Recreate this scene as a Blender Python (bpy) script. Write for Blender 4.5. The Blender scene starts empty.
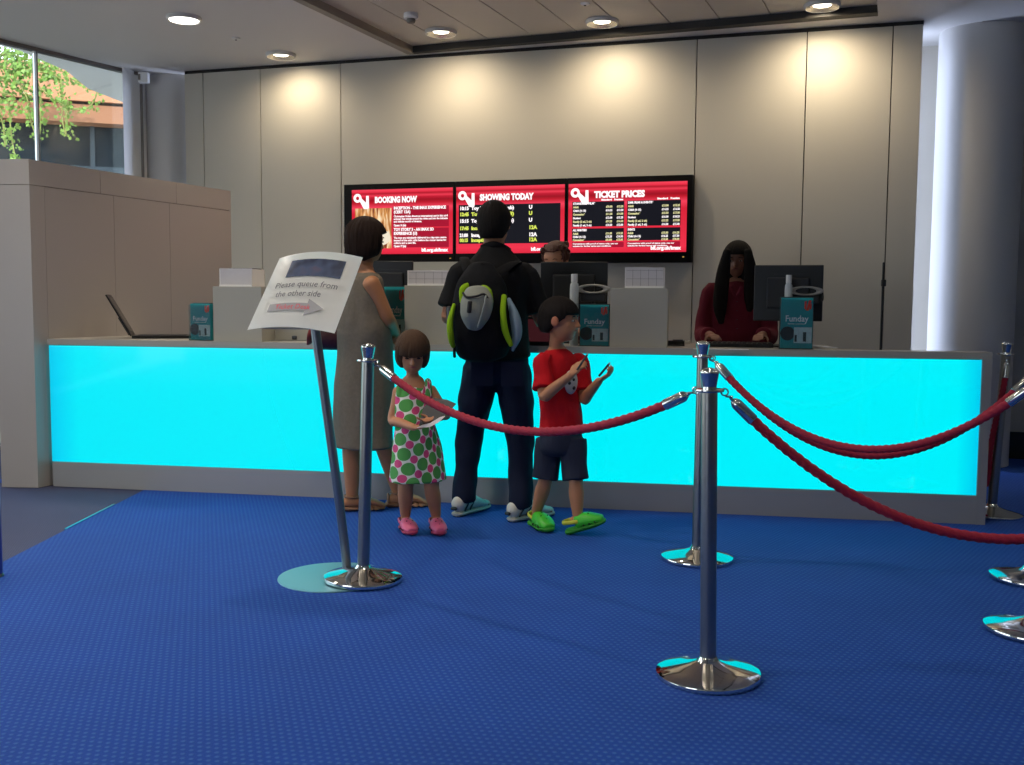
import bpy, bmesh, math, random
from mathutils import Vector, Matrix, noise
random.seed(7)
V = Vector
sc = bpy.context.scene
col = sc.collection

# ---------------------------------------------------------------- camera
F = 1020.0; CH = 1.19; PITCH = math.atan(80.5/F); ROLL = math.radians(.42)
cam = bpy.data.cameras.new('camera'); camo = bpy.data.objects.new('camera', cam); col.objects.link(camo)
cam.sensor_width = 36; cam.lens = F/1024*36; cam.clip_start = .05; cam.clip_end = 200
_X = V((1, 0, 0)); _U = V((0, math.sin(PITCH), math.cos(PITCH))); _Fw = V((0, math.cos(PITCH), -math.sin(PITCH)))
_xc = _X*math.cos(ROLL)+_U*math.sin(ROLL); _yc = _U*math.cos(ROLL)-_X*math.sin(ROLL); _zc = -_Fw
m = Matrix.Identity(4)
for i in range(3):
    m[i][0] = _xc[i]; m[i][1] = _yc[i]; m[i][2] = _zc[i]
m[2][3] = CH
camo.matrix_world = m
sc.camera = camo
sc.view_settings.view_transform = 'Standard'
sc.view_settings.look = 'None'
sc.view_settings.gamma = 1
sc.view_settings.use_curve_mapping = False
sc.view_settings.exposure = 0.0

# ---------------------------------------------------------------- world, sun, room light
w = bpy.data.worlds.new('sky'); sc.world = w; w.use_nodes = True
nt = w.node_tree; nt.nodes.clear()
bg = nt.nodes.new('ShaderNodeBackground'); out = nt.nodes.new('ShaderNodeOutputWorld')
bg.inputs[0].default_value = (.78, .88, 1.0, 1); bg.inputs[1].default_value = 3.6
nt.links.new(bg.outputs[0], out.inputs[0])

def light(name, kind, loc, energy, color, target=None, **kw):
    l = bpy.data.lights.new(name, kind); l.energy = energy; l.color = color
    for k, v in kw.items(): setattr(l, k, v)
    o = bpy.data.objects.new(name, l); col.objects.link(o); o.location = loc
    if target is not None:
        o.rotation_euler = (V(target)-V(loc)).to_track_quat('-Z', 'Y').to_euler()
    return o
light('sun', 'SUN', (0, 0, 20), 4.0, (1, .95, .85), target=(3, 12, 11), angle=.01)
# the wall runs A -> B, lamps behind its two ends light the slots and the columns
WA = V((-2.913, 9.183, 0)); WB = V((2.895, 7.393, 0)); EW = (WB-WA).normalized(); NW = V((-EW.y, EW.x, 0))
for P, sgn in ((WA, -1), (WB, 1)):
    c = P-EW*sgn*.14+NW*.36+V((0, 0, 1.6))
    light('slot_lamp', 'AREA', c, 17 if sgn > 0 else 26, (.60, .72, 1), target=c+EW*sgn+NW*.30, shape='RECTANGLE', size=.12, size_y=3.1)

# ---------------------------------------------------------------- helpers
def ray(x, y):
    u = (x-512)/F; v = (382.5-y)/F
    return _xc*u+_yc*v+_Fw
def at(x, y, Y):                       # world point seen at pixel x, y at depth Y
    d = ray(x, y); return V((0, 0, CH))+d*(Y/d.y)
def on(x, y, z=0.0):                   # world point seen at pixel x, y at height z
    d = ray(x, y); return V((0, 0, CH))+d*((z-CH)/d.z)
def lin(h):
    h = h.lstrip('#'); r = []
    for i in (0, 2, 4):
        c = int(h[i:i+2], 16)/255; r.append(c/12.92 if c <= .04045 else ((c+.055)/1.055)**2.4)
    return (r[0], r[1], r[2], 1)
MATS = {}
def mat(name, c, rough=.6, metal=0.0, bump=0.0, bscale=60, vary=0.0, vscale=8, spec=.5, stretch=None, coat=0.0):
    if name in MATS: return MATS[name]
    m = bpy.data.materials.new(name); m.use_nodes = True; n = m.node_tree; b = n.nodes['Principled BSDF']
    c = lin(c) if isinstance(c, str) else c
    b.inputs['Base Color'].default_value = c; b.inputs['Roughness'].default_value = rough
    b.inputs['Metallic'].default_value = metal; b.inputs['Specular IOR Level'].default_value = spec
    b.inputs['Coat Weight'].default_value = coat
    tc = n.nodes.new('ShaderNodeTexCoord'); mp = n.nodes.new('ShaderNodeMapping')
    n.links.new(tc.outputs['Object'], mp.inputs[0])
    if stretch: mp.inputs['Scale'].default_value = stretch
    if vary:
        t = n.nodes.new('ShaderNodeTexNoise'); t.inputs['Scale'].default_value = vscale; t.inputs['Detail'].default_value = 4
        n.links.new(mp.outputs[0], t.inputs['Vector'])
        mx = n.nodes.new('ShaderNodeMix'); mx.data_type = 'RGBA'
        mx.inputs[6].default_value = tuple(x*(1-vary) for x in c[:3])+(1,)
        mx.inputs[7].default_value = tuple(min(1, x*(1+vary)) for x in c[:3])+(1,)
        n.links.new(t.outputs[0], mx.inputs[0]); n.links.new(mx.outputs[2], b.inputs['Base Color'])
    if bump:
        t = n.nodes.new('ShaderNodeTexNoise'); t.inputs['Scale'].default_value = bscale; t.inputs['Detail'].default_value = 3
        n.links.new(mp.outputs[0], t.inputs['Vector'])
        bp = n.nodes.new('ShaderNodeBump'); bp.inputs['Strength'].default_value = bump; bp.inputs['Distance'].default_value = .01
        n.links.new(t.outputs[0], bp.inputs['Height']); n.links.new(bp.outputs[0], b.inputs['Normal'])
    MATS[name] = m; return m
def emat(name, c, s=1.0):
    if name in MATS: return MATS[name]
    m = bpy.data.materials.new(name); m.use_nodes = True; b = m.node_tree.nodes['Principled BSDF']
    c = lin(c) if isinstance(c, str) else c
    b.inputs['Base Color'].default_value = (0, 0, 0, 1); b.inputs['Roughness'].default_value = .4; b.inputs['Specular IOR Level'].default_value = .1
    b.inputs['Emission Color'].default_value = c; b.inputs['Emission Strength'].default_value = s
    MATS[name] = m; return m
def glass_mat(name, tint=(.93, .97, .97, 1), refl=1.0):
    m = bpy.data.materials.new(name); m.use_nodes = True; n = m.node_tree; n.nodes.clear()
    o = n.nodes.new('ShaderNodeOutputMaterial'); t = n.nodes.new('ShaderNodeBsdfTransparent'); g = n.nodes.new('ShaderNodeBsdfGlossy')
    f = n.nodes.new('ShaderNodeFresnel'); f.inputs[0].default_value = 1.45; mx = n.nodes.new('ShaderNodeMixShader')
    t.inputs[0].default_value = tint; g.inputs['Roughness'].default_value = .02
    n.links.new(f.outputs[0], mx.inputs[0]); n.links.new(t.outputs[0], mx.inputs[1]); n.links.new(g.outputs[0], mx.inputs[2])
    n.links.new(mx.outputs[0], o.inputs[0]); return m
def tag(o, label, cat, group=None):
    o['label'] = label; o['category'] = cat
    if group: o['group'] = group
    return o
def thing(name, label, cat, loc=(0, 0, 0), rz=0.0, group=None):
    o = bpy.data.objects.new(name, None); o.empty_display_size = .1; col.objects.link(o)
    o.location = loc; o.rotation_euler = (0, 0, rz); return tag(o, label, cat, group)
def link(name, me, m, parent=None):
    o = bpy.data.objects.new(name, me); col.objects.link(o)
    if m is not None:
        me.materials.clear(); me.materials.append(m)
    if parent is not None: o.parent = parent
    return o
def dup(o, parent=None):
    c = o.copy(); col.objects.link(c); c.parent = parent
    for ch in list(o.children): dup(ch, c)
    return c

def crom(p, t):
    n = len(p)-1; i = min(int(t), n-1); f = t-i
    a = p[max(i-1, 0)]; b = p[i]; c = p[i+1]; d = p[min(i+2, n)]
    return [.5*(2*b[k]+(c[k]-a[k])*f+(2*a[k]-5*b[k]+4*c[k]-d[k])*f*f+(3*b[k]-a[k]-3*c[k]+d[k])*f**3) for k in range(len(b))]

class MB:
    """collects shapes, then links them as one mesh"""
    def __init__(s): s.bm = bmesh.new()
    def box(s, c, size, rz=0.0, M=None, bevel=0.0):
        r = bmesh.ops.create_cube(s.bm, size=1.0)['verts']
        T = Matrix.Translation(V(c)) @ (Matrix.Rotation(rz, 4, 'Z') if M is None else M.to_4x4()) @ Matrix.Diagonal(V(size).to_4d())
        T[3][3] = 1
        bmesh.ops.transform(s.bm, matrix=T, verts=r)
        if bevel:
            ed = list({e for v in r for e in v.link_edges})
            bmesh.ops.bevel(s.bm, geom=ed, offset=bevel, segments=2, affect='EDGES', profile=.6)
        return s
    def ell(s, c, r, f=None, up=None, seg=20):
        vs = bmesh.ops.create_uvsphere(s.bm, u_segments=seg, v_segments=max(8, seg*2//3), radius=1.0)['verts']
        R = frame(f, up) if f is not None else Matrix.Identity(3)
        T = Matrix.Translation(V(c)) @ R.to_4x4() @ Matrix.Diagonal(V((r[0], r[1], r[2], 1)))
        bmesh.ops.transform(s.bm, matrix=T, verts=vs); return s
    def tube(s, pts, rad, side=None, seg=14, sub=4, round_=.8, lobes=None):
        pts = [tuple(p) for p in pts]
        rad = [(r, r) if not isinstance(r, (tuple, list)) else tuple(r) for r in rad]
        if len(pts) > 2 and sub > 1:
            N = (len(pts)-1)*sub; P = [V(crom(pts, (len(pts)-1)*i/N)) for i in range(N+1)]
            Rr = [crom(rad, (len(pts)-1)*i/N) for i in range(N+1)]
        else: P = [V(p) for p in pts]; Rr = rad
        n = len(P); rings = []; prev = None
        T0 = None
        fr = []
        for i in range(n):
            t = (P[min(i+1, n-1)]-P[max(i-1, 0)]).normalized()
            if side is not None:
                a = V(side)-t*V(side).dot(t)
            elif prev is None:
                a = t.orthogonal()
            else: a = prev-t*prev.dot(t)
            if a.length < 1e-5: a = t.orthogonal()
            a.normalize(); prev = a; b = t.cross(a); fr.append((P[i], t, a, b, Rr[i]))
        seq = []
        if round_:
            p, t, a, b, r = fr[0]; k = (abs(r[0])+abs(r[1]))/2*round_
            for q in (75, 50, 25): A = math.radians(q); seq.append((p-t*k*math.sin(A), a, b, (r[0]*math.cos(A), r[1]*math.cos(A))))
        seq += [(p, a, b, r) for p, t, a, b, r in fr]
        if round_:
            p, t, a, b, r = fr[-1]; k = (abs(r[0])+abs(r[1]))/2*round_
            for q in (25, 50, 75): A = math.radians(q); seq.append((p+t*k*math.sin(A), a, b, (r[0]*math.cos(A), r[1]*math.cos(A))))
        dist = 0
        for i, (p, a, b, r) in enumerate(seq):
            if i: dist += (p-seq[i-1][0]).length
            ring = []
            for j in range(seg):
                A = 2*math.pi*j/seg; k = 1
                if lobes: k = 1+lobes[2]*math.cos(lobes[0]*(A-dist/lobes[1]*2*math.pi))
                ring.append(s.bm.verts.new(p+a*math.cos(A)*r[0]*k+b*math.sin(A)*r[1]*k))
            rings.append(ring)
        for i in range(len(rings)-1):
            for j in range(seg):
                s.bm.faces.new((rings[i][j], rings[i][(j+1) % seg], rings[i+1][(j+1) % seg], rings[i+1][j]))
        s.bm.faces.new(rings[0][::-1]); s.bm.faces.new(rings[-1]); return s
    def lathe(s, prof, seg=48, c=(0, 0, 0), caps=True):
        c = V(c); rings = [[s.bm.verts.new(c+V((r*math.cos(2*math.pi*j/seg), r*math.sin(2*math.pi*j/seg), z))) for j in range(seg)] for r, z in prof]
        for i in range(len(rings)-1):
            for j in range(seg):
                s.bm.faces.new((rings[i][j], rings[i][(j+1) % seg], rings[i+1][(j+1) % seg], rings[i+1][j]))
        if caps: s.bm.faces.new(rings[0][::-1]); s.bm.faces.new(rings[-1])
        return s
    def prism(s, poly, z0, z1):
        a = [s.bm.verts.new((p[0], p[1], z0)) for p in poly]; b = [s.bm.verts.new((p[0], p[1], z1)) for p in poly]
        n = len(poly)
        for i in range(n): s.bm.faces.new((a[i], a[(i+1) % n], b[(i+1) % n], b[i]))
        s.bm.faces.new(a[::-1]); s.bm.faces.new(b); return s
    def plate(s, poly, y0, y1):        # outline in x,z extruded along y
        a = [s.bm.verts.new((p[0], y0, p[1])) for p in poly]; b = [s.bm.verts.new((p[0], y1, p[1])) for p in poly]
        n = len(poly)
        for i in range(n): s.bm.faces.new((a[i], a[(i+1) % n], b[(i+1) % n], b[i]))
        s.bm.faces.new(a[::-1]); s.bm.faces.new(b); return s
    def torus(s, c, R, r, ax=(0, 0, 1), seg=20, sseg=8, arc=1.0):
        ax = V(ax).normalized(); u = ax.orthogonal().normalized(); v = ax.cross(u); c = V(c)
        n = int(seg*arc); P = [c+(u*math.cos(2*math.pi*i/seg)+v*math.sin(2*math.pi*i/seg))*R for i in range(n+1)]
        return s.tube(P, [r]*len(P), seg=sseg, sub=1, round_=0)
    def build(s, name, m, parent=None, smooth=True, ang=40):
        bmesh.ops.recalc_face_normals(s.bm, faces=s.bm.faces)
        me = bpy.data.meshes.new(name); s.bm.to_mesh(me); s.bm.free()
        if smooth:
            for p in me.polygons: p.use_smooth = True
            try: me.set_sharp_from_angle(angle=math.radians(ang))
            except Exception: pass
        return link(name, me, m, parent)
    def fuse(s, name, m, parent=None, voxel=.006, smooth=3, amp=0.0, freq=12, stretch=(1, 1, 1)):
        """closed shapes melted into one continuous surface"""
        bmesh.ops.recalc_face_normals(s.bm, faces=s.bm.faces)
        me = bpy.data.meshes.new('tmp'); s.bm.to_mesh(me); s.bm.free()
        o = bpy.data.objects.new('tmp', me); col.objects.link(o)
        r = o.modifiers.new('r', 'REMESH'); r.mode = 'VOXEL'; r.voxel_size = voxel; r.use_smooth_shade = True
        if smooth:
            q = o.modifiers.new('s', 'SMOOTH'); q.factor = .5; q.iterations = smooth
        dg = bpy.context.evaluated_depsgraph_get()
        nm = bpy.data.meshes.new_from_object(o.evaluated_get(dg)); nm.name = name
        bpy.data.objects.remove(o); bpy.data.meshes.remove(me)
        if amp:
            S = V(stretch)
            nr = [v.normal.copy() for v in nm.vertices]
            for v, n_ in zip(nm.vertices, nr):
                p = V((v.co.x*S.x, v.co.y*S.y, v.co.z*S.z))*freq
                v.co += n_*(noise.noise(p)+.5*noise.noise(p*2.1))*amp
        for p in nm.polygons: p.use_smooth = True
        return link(name, nm, m, parent)
def frame(f, up=None):                 # columns right, forward, up
    f = V(f).normalized(); up = V(up or (0, 0, 1)); r = f.cross(up).normalized(); u = r.cross(f)
    return Matrix((r, f, u)).transposed()

class TX:
    """several lines of writing collected into one flat mesh in the x,z plane facing -y"""
    def __init__(s): s.bm = bmesh.new()
    def line(s, txt, x, z, size, align='LEFT', bold=0.0, width=None, shear=0.0, y=0.0, ext=.0006):
        cu = bpy.data.curves.new('t', 'FONT'); cu.body = txt; cu.size = size; cu.align_x = align; cu.offset = bold
        cu.extrude = ext; cu.resolution_u = 2; cu.shear = shear
        o = bpy.data.objects.new('t', cu); col.objects.link(o)
        dg = bpy.context.evaluated_depsgraph_get(); me = bpy.data.meshes.new_from_object(o.evaluated_get(dg))
        bpy.data.objects.remove(o); bpy.data.curves.remove(cu)
        k = 1.0
        if width and me.vertices:
            xs = [v.co.x for v in me.vertices]; k = width/max(1e-6, max(xs)-min(xs))
        me.transform(Matrix.Translation((x, y, z)) @ Matrix.Rotation(math.radians(90), 4, 'X') @ Matrix.Diagonal((k, 1, 1, 1)))
        s.bm.from_mesh(me); bpy.data.meshes.remove(me); return s
    def build(s, name, m, parent):
        me = bpy.data.meshes.new(name); s.bm.to_mesh(me); s.bm.free(); return link(name, me, m, parent)

def struct(name, mb, m, smooth=False):
    o = mb.build(name, m, None, smooth=smooth); o['kind'] = 'structure'; return o

# ---------------------------------------------------------------- materials
def carpet(name, base, dot, cell=.024, rot=.17):
    m = bpy.data.materials.new(name); m.use_nodes = True; n = m.node_tree; b = n.nodes['Principled BSDF']; L = n.links.new
    tc = n.nodes.new('ShaderNodeTexCoord'); mp = n.nodes.new('ShaderNodeMapping'); mp.inputs['Rotation'].default_value = (0, 0, rot)
    mp.inputs['Scale'].default_value = (1/cell, 1/cell, 1/cell); L(tc.outputs['Object'], mp.inputs[0])
    sp = n.nodes.new('ShaderNodeSeparateXYZ'); L(mp.outputs[0], sp.inputs[0])
    def ma(op, a, b_=None, c=None):
        q = n.nodes.new('ShaderNodeMath'); q.operation = op
        for i, x in enumerate((a, b_, c)):
            if x is None: continue
            if isinstance(x, (int, float)): q.inputs[i].default_value = x
            else: L(x, q.inputs[i])
        return q.outputs[0]
    row = ma('FLOOR', sp.outputs[1]); odd = ma('MULTIPLY', ma('MODULO', ma('ABSOLUTE', row), 2), .5)
    fx = ma('SUBTRACT', ma('FRACT', ma('ADD', sp.outputs[0], odd)), .5); fy = ma('SUBTRACT', ma('FRACT', sp.outputs[1]), .5)
    d = ma('SQRT', ma('ADD', ma('MULTIPLY', fx, fx), ma('MULTIPLY', fy, fy)))
    mk = n.nodes.new('ShaderNodeMapRange'); mk.inputs[1].default_value = .34; mk.inputs[2].default_value = .16; L(d, mk.inputs[0])
    t = n.nodes.new('ShaderNodeTexNoise'); t.inputs['Scale'].default_value = 2.2; t.inputs['Detail'].default_value = 5; L(tc.outputs['Object'], t.inputs['Vector'])
    mr = n.nodes.new('ShaderNodeMapRange'); mr.inputs[3].default_value = .8; mr.inputs[4].default_value = 1.2; L(t.outputs[0], mr.inputs[0])
    mx = n.nodes.new('ShaderNodeMix'); mx.data_type = 'RGBA'; mx.inputs[6].default_value = lin(base); mx.inputs[7].default_value = lin(dot); L(mk.outputs[0], mx.inputs[0])
    vm = n.nodes.new('ShaderNodeVectorMath'); vm.operation = 'SCALE'; L(mx.outputs[2], vm.inputs[0]); L(mr.outputs[0], vm.inputs['Scale'])
    L(vm.outputs[0], b.inputs['Base Color']); b.inputs['Roughness'].default_value = .85; b.inputs['Specular IOR Level'].default_value = .25
    b.inputs['Sheen Weight'].default_value = .25; b.inputs['Sheen Tint'].default_value = lin('#5c8cff')
    bp = n.nodes.new('ShaderNodeBump'); bp.inputs['Strength'].default_value = .5; bp.inputs['Distance'].default_value = .003
    t2 = n.nodes.new('ShaderNodeTexNoise'); t2.inputs['Scale'].default_value = 260; L(tc.outputs['Object'], t2.inputs['Vector'])
    L(ma('ADD', mk.outputs[0], t2.outputs[0]), bp.inputs['Height']); L(bp.outputs[0], b.inputs['Normal'])
    return m
M_carpet = carpet('blue_carpet', '#133d90', '#325c9f')
M_grey_carpet = carpet('grey_carpet', '#454143', '#4d494b', .012)
M_wall = mat('wall_panel', '#c3bcae', .55, vary=.03, vscale=1.5)
M_gap = mat('gap_dark', '#2a2622', .8)
M_seam = mat('seam', '#5a544a', .8)
M_part = mat('partition_laminate', '#aea69e', .33, vary=.03, vscale=2)
M_ceil = mat('ceiling_paint', '#dedad6', .6, vary=.02, vscale=1)
M_ceil2 = mat('ceiling_plank', '#c6bfb4', .5, vary=.03, vscale=3)
M_white = mat('white_paint', '#eeeeec', .5)
M_col = mat('column_paint', '#c8c4c0', .45)
M_steel = mat('counter_metal', '#a3a09c', .38, .35, vary=.03, vscale=3)
M_chrome = mat('chrome', '#d8d6d2', .12, 1)
M_polish = mat('polished_base', '#dad7d2', .07, 1)
M_satin = mat('satin_steel', '#98958f', .28, 1)
M_black = mat('black_plastic', '#0c0c0d', .35)
M_dark = mat('dark_metal', '#1d1d1f', .45)
M_paper = mat('paper', '#e8e6e4', .6)
M_grey_box = mat('grey_laminate', '#a8a598', .55, vary=.03, vscale=3)

# ---------------------------------------------------------------- floor, walls, ceiling
Z = 3.2
struct('floor', MB().prism([(-2.30, -5), (-2.30, 6.42), (-3.4, 6.55), (-2.2, 10.2), (7, 10.2), (7, -5)], -.02, 0), M_carpet)
struct('floor', MB().prism([(-11, -5), (-3.6, 9.6), (-2, 11), (8, 11), (8, -5)], -.12, -.0045), M_grey_carpet)
struct('floor', MB().prism([(-30, -14), (-30, 24), (12, 24), (12, -14)], -.2, -.13), mat('paving', '#a39d92', .8, vary=.08, vscale=3))
# metal edge strip of the carpet, its cyan glint put into the colour
struct('trim_1', MB().prism([(-2.312, 5.2), (-2.312, 5.85), (-2.298, 5.85), (-2.298, 5.2)], -.0045, .004), mat('edge_strip_glint', '#6fb4c8', .25, .8))

def wpt(t, n=0.0): return WA+EW*t+NW*n
def wl(px, py=150):                      # distance along the wall seen at a pixel column
    d = ray(px, py); A = WA; nn = V((-EW.y, EW.x)); t = nn.dot(V((A.x, A.y)))/nn.dot(V((d.x, d.y))); p = V((d.x*t, d.y*t, 0)); return (p-A).dot(EW)
LW = (WB-WA).length
ang_w = math.atan2(EW.y, EW.x)
seams = [0]+[wl(x) for x in (204, 261, 341, 695, 804, 889)]+[LW]
g = .004
mb = MB()
for a, b in zip(seams[:-1], seams[1:]):
    c = wpt((a+b)/2, .02); mb.box((c.x, c.y, 1.588), (b-a-2*g, .04, 3.165), ang_w)
struct('wall_back', mb, M_wall)
c = wpt(LW/2, .085); struct('wall_back', MB().box((c.x, c.y, 1.585), (LW-.02, .09, 3.17), ang_w), M_seam)
c = wpt(LW/2, .06); struct('trim_2', MB().box((c.x, c.y, 3.185), (LW, .1, .03), ang_w), M_gap)  # dark strip painted in for the shadow gap between wall top and ceiling
# rear wall behind the free-standing wall, seen through the slots at its ends
c = wpt(LW/2+1.6, .86); struct('wall_rear', MB().box((c.x, c.y, 1.6), (LW+5.2, .12, 3.2), ang_w), M_wall)
c = wpt(LW+1.6, .785); struct('baseboard_right', MB().box((c.x, c.y, .105), (2.6, .03, .21), ang_w), mat('black_skirting', '#0b0b0c', .4))
# columns
def column(name, px, n, r, label):
    t = wl(px); p = wpt(t); d = ray(px, 150); q = V((p.x, p.y, 0))*(1+n/p.y)
    o = MB().lathe([(r, 0), (r, Z)], 64, (q.x, q.y, 0)).build(name, M_col); o['kind'] = 'structure'; return q
column('wall_column_left', 178, .42, .33, '')
column('wall_column_right', 978, .42, .30, '')
# side and rear walls of the hall
struct('wall_right', MB().prism([(6.2, 7.2), (6.35, 7.2), (6.35, -5), (6.2, -5)], 0, Z), M_wall)
struct('wall_front', MB().prism([(-10.6, -5), (6.35, -5), (6.35, -5.15), (-10.6, -5.15)], 0, .3).prism([(-5, -5), (6.35, -5), (6.35, -5.15), (-5, -5.15)], .3, Z), M_wall)

# ceiling: plaster around a slightly recessed field of planks
RA = V((-.864, 8.469)); RB = V((2.52, 7.256)); D1 = V((-.383, -.924)); RA2 = RA+D1*15; RB2 = RB+V((-.353, -.936))*14.4
cz0, cz1 = Z, Z+.16
GA = V((-3.33, 9.32)); GD = V((-.495, -.869)).normalized(); GE = GA+GD*16.4
struct('ceiling', MB().prism([(GE.x, GE.y), (RA2.x, RA2.y), (RA.x, RA.y), (-.72, 9.3), (-3.0, 10.1), (-3.33, 9.8), (GA.x, GA.y)], cz0, cz1)
       .prism([(RA.x, RA.y), (RB.x, RB.y), (3.0, 8.2), (-.72, 9.3)], cz0, cz1)
       .prism([(RB.x, RB.y), (RB2.x, RB2.y), (6.6, -5.2), (7, 7.6), (3.0, 8.2)], cz0, cz1), M_ceil)
n_ = V((D1.y, -D1.x)); n_ = -n_ if n_.x < 0 else n_
mb = MB(); k = 0
base_dir = (RB-RA).normalized(); Lb = (RB-RA).length; np_ = 10; wpl = Lb/np_
for i in range(np_):
    a = RA+base_dir*(i*wpl+.004); b = RA+base_dir*((i+1)*wpl-.004)
    a2 = a+D1*15.2; b2 = b+D1*15.2
    mb.prism([tuple(a), tuple(b), tuple(b2), tuple(a2)], Z+.045, Z+.06)
struct('ceiling', mb, M_ceil2)
struct('ceiling', MB().prism([(RA.x-.3, RA.y+.1), (RB.x+.3, RB.y+.1), (RB2.x+.3, RB2.y), (RA2.x-.3, RA2.y)], Z+.061, Z+.16), M_gap)
tr = MB()
e0, e1 = RA, RA2
tr.prism([(e0.x-.004, e0.y), (e0.x+.05, e0.y-.03), (e1.x+.05, e1.y), (e1.x-.004, e1.y)], Z-.012, Z+.046)
struct('trim_3', tr, mat('ceiling_edge', '#8f867b', .5))
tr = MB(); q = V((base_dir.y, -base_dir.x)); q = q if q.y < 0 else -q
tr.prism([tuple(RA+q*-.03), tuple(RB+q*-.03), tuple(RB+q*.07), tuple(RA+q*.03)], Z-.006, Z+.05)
struct('trim_4', tr, mat('ceiling_painted_shade', '#2a2622', .6))  # near-black colour paints the shade of the gap behind the planks

# partition screening the counter's left end
PC = V((-2.985, 6.36)); PF = V((-2.225, 8.12)); PD = (PF-PC).normalized(); PN = V((-PD.y, PD.x)); PH = 2.045
PL = (PF-PC).length; pa = math.atan2(PD.y, PD.x)
q0 = PC+V((-.235, .012)); q1 = q0+PD*PL*1.0
part = MB()
def shrink(z0, z1, f0, f1, e=.0015):     # one panel of the side face and body
    a = PC+PD*(PL*f0+e); b = PC+PD*(PL*f1-e); a_ = q0+PD*(PL*f0+e); b_ = q0+PD*(PL*f1-e)
    part.prism([tuple(a_), tuple(a), tuple(b), tuple(b_)], z0, z1)
fs = [0, .06, .36, .64, 1]
for f0, f1 in zip(fs[:-1], fs[1:]): shrink(.0, 1.888, f0, f1)
for f0, f1 in zip((0, .3, .68), (.3, .68, 1)): shrink(1.8915, PH, f0, f1)
struct('wall_left', part, M_part)
inn = MB().prism([tuple(q0+PD*.01+V((.006, 0))), tuple(PC+PD*.012-V((.006, 0))), tuple(PF-PD*.01-V((.006, 0))), tuple(q1-PD*.01+V((.006, 0)))], 0.01, PH-.006)
struct('wall_left', inn, M_seam)

# glazed wall on the left with the street outside
M_glass = glass_mat('window_glass')
M_frame = mat('window_frame', '#77706a', .4, .3)
def gpt(s): return GA+GD*s
d_ = ray(38, 150); gx = None
for s_ in [i*.01 for i in range(0, 400)]:
    p = gpt(s_); 
    if p.x/p.y < (d_.x/d_.y): gx = s_; break
gx = gx or .9
ga = math.atan2(GD.y, GD.x)
edges = [0.02, gx]+[gx+1.6*i for i in range(1, 10)]
for i, (a, b) in enumerate(zip(edges[:-1], edges[1:])):
    c = gpt((a+b)/2); w_ = b-a
    o = MB().box((c.x, c.y, 1.6), (w_-.03, .012, 3.14), ga).build('window_%d' % (i+1), M_glass, None, smooth=False); o['kind'] = 'structure'
    c = gpt(b); f = MB().box((c.x, c.y, 1.6), (.014, .05, 3.16), ga).build('window_%d' % (i+1), mat('mullion', '#8f8d8a', .4, .2), None, smooth=False); f['kind'] = 'structure'
c = gpt(8.1); struct('trim_5', MB().box((c.x, c.y, 3.185), (16.6, .07, .028), ga), M_frame)
c = gpt(8.1); struct('trim_6', MB().box((c.x, c.y, .01), (16.6, .09, .03), ga), M_frame)
# white jamb between glass and column
p0 = at(142, 150, 9.28); p1 = at(124, 150, 9.05)
struct('trim_7', MB().prism([(p0.x, p0.y), (p0.x+.02, p0.y+.12), (p1.x-.02, p1.y+.12), (p1.x, p1.y)], 0, Z), M_white)
struct('trim_8', MB().box((p0.x+.006, p0.y-.005, 1.55), (.018, .02, 3.1)), M_frame)
# small white sensor box fixed near the top of the jamb
# ---------------------------------------------------------------- outside, seen through the glazing
cn = MB()
for (a, b) in (((22, 51), (66, 70)), ((66, 70), (124, 101))):
    A0 = on(a[0], a[1], 3.22); B0 = on(b[0], b[1], 3.22)
poly = [tuple(gpt(5)[:2]), tuple(on(20, 50, 3.22)[:2]), tuple(on(66, 70, 3.22)[:2]), tuple(on(88, 88, 3.22)[:2]), tuple(on(126, 103, 3.22)[:2]), (gpt(0).x, gpt(0).y+.2), (gpt(.05).x-.05, gpt(.05).y)]
struct('trim_9', cn.prism(poly, 3.215, 3.40), mat('canopy_soffit', '#d5d8de', .5))
# facade across the street: terracotta beam above a dark glazed front
fa = at(-40, 90, 13.6); fb = at(210, 110, 14.6)
fd = (V((fb.x, fb.y, 0))-V((fa.x, fa.y, 0))).normalized(); fn = V((fd.y, -fd.x, 0)); fang = math.atan2(fd.y, fd.x)
fm = V(((fa.x+fb.x)/2, (fa.y+fb.y)/2, 0)); zt = at(60, 62, 14).z; zm = at(60, 101, 14).z; zb = at(60, 119, 14).z
fac = thing('street_building', 'terracotta and dark glass building across the street behind the left window', 'building', fm, fang)
FL = 9.0
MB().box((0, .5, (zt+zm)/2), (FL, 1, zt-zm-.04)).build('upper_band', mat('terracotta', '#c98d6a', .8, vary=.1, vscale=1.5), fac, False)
MB().box((0, .56, zm), (FL, .95, .09)).build('dark_joint', mat('joint_brown', '#3a2a22', .8), fac, False)  # dark brown line between the two terracotta bands
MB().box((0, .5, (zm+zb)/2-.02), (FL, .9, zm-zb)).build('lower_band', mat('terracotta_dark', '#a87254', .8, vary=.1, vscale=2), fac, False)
MB().box((0, .7, zb/2), (FL, .6, zb)).build('glazed_front', mat('dark_glazing', '#13202b', .3, spec=.15), fac, False)
mbf = MB()
for i in range(7): mbf.box((-4.2+i*1.4, .385, zb/2), (.06, .05, zb-.02))
mbf.box((0, .385, zb-.62), (FL, .04, .10))
mbf.build('glazing_bar', mat('glazing_bars', '#3a4650', .4), fac, False)

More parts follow.
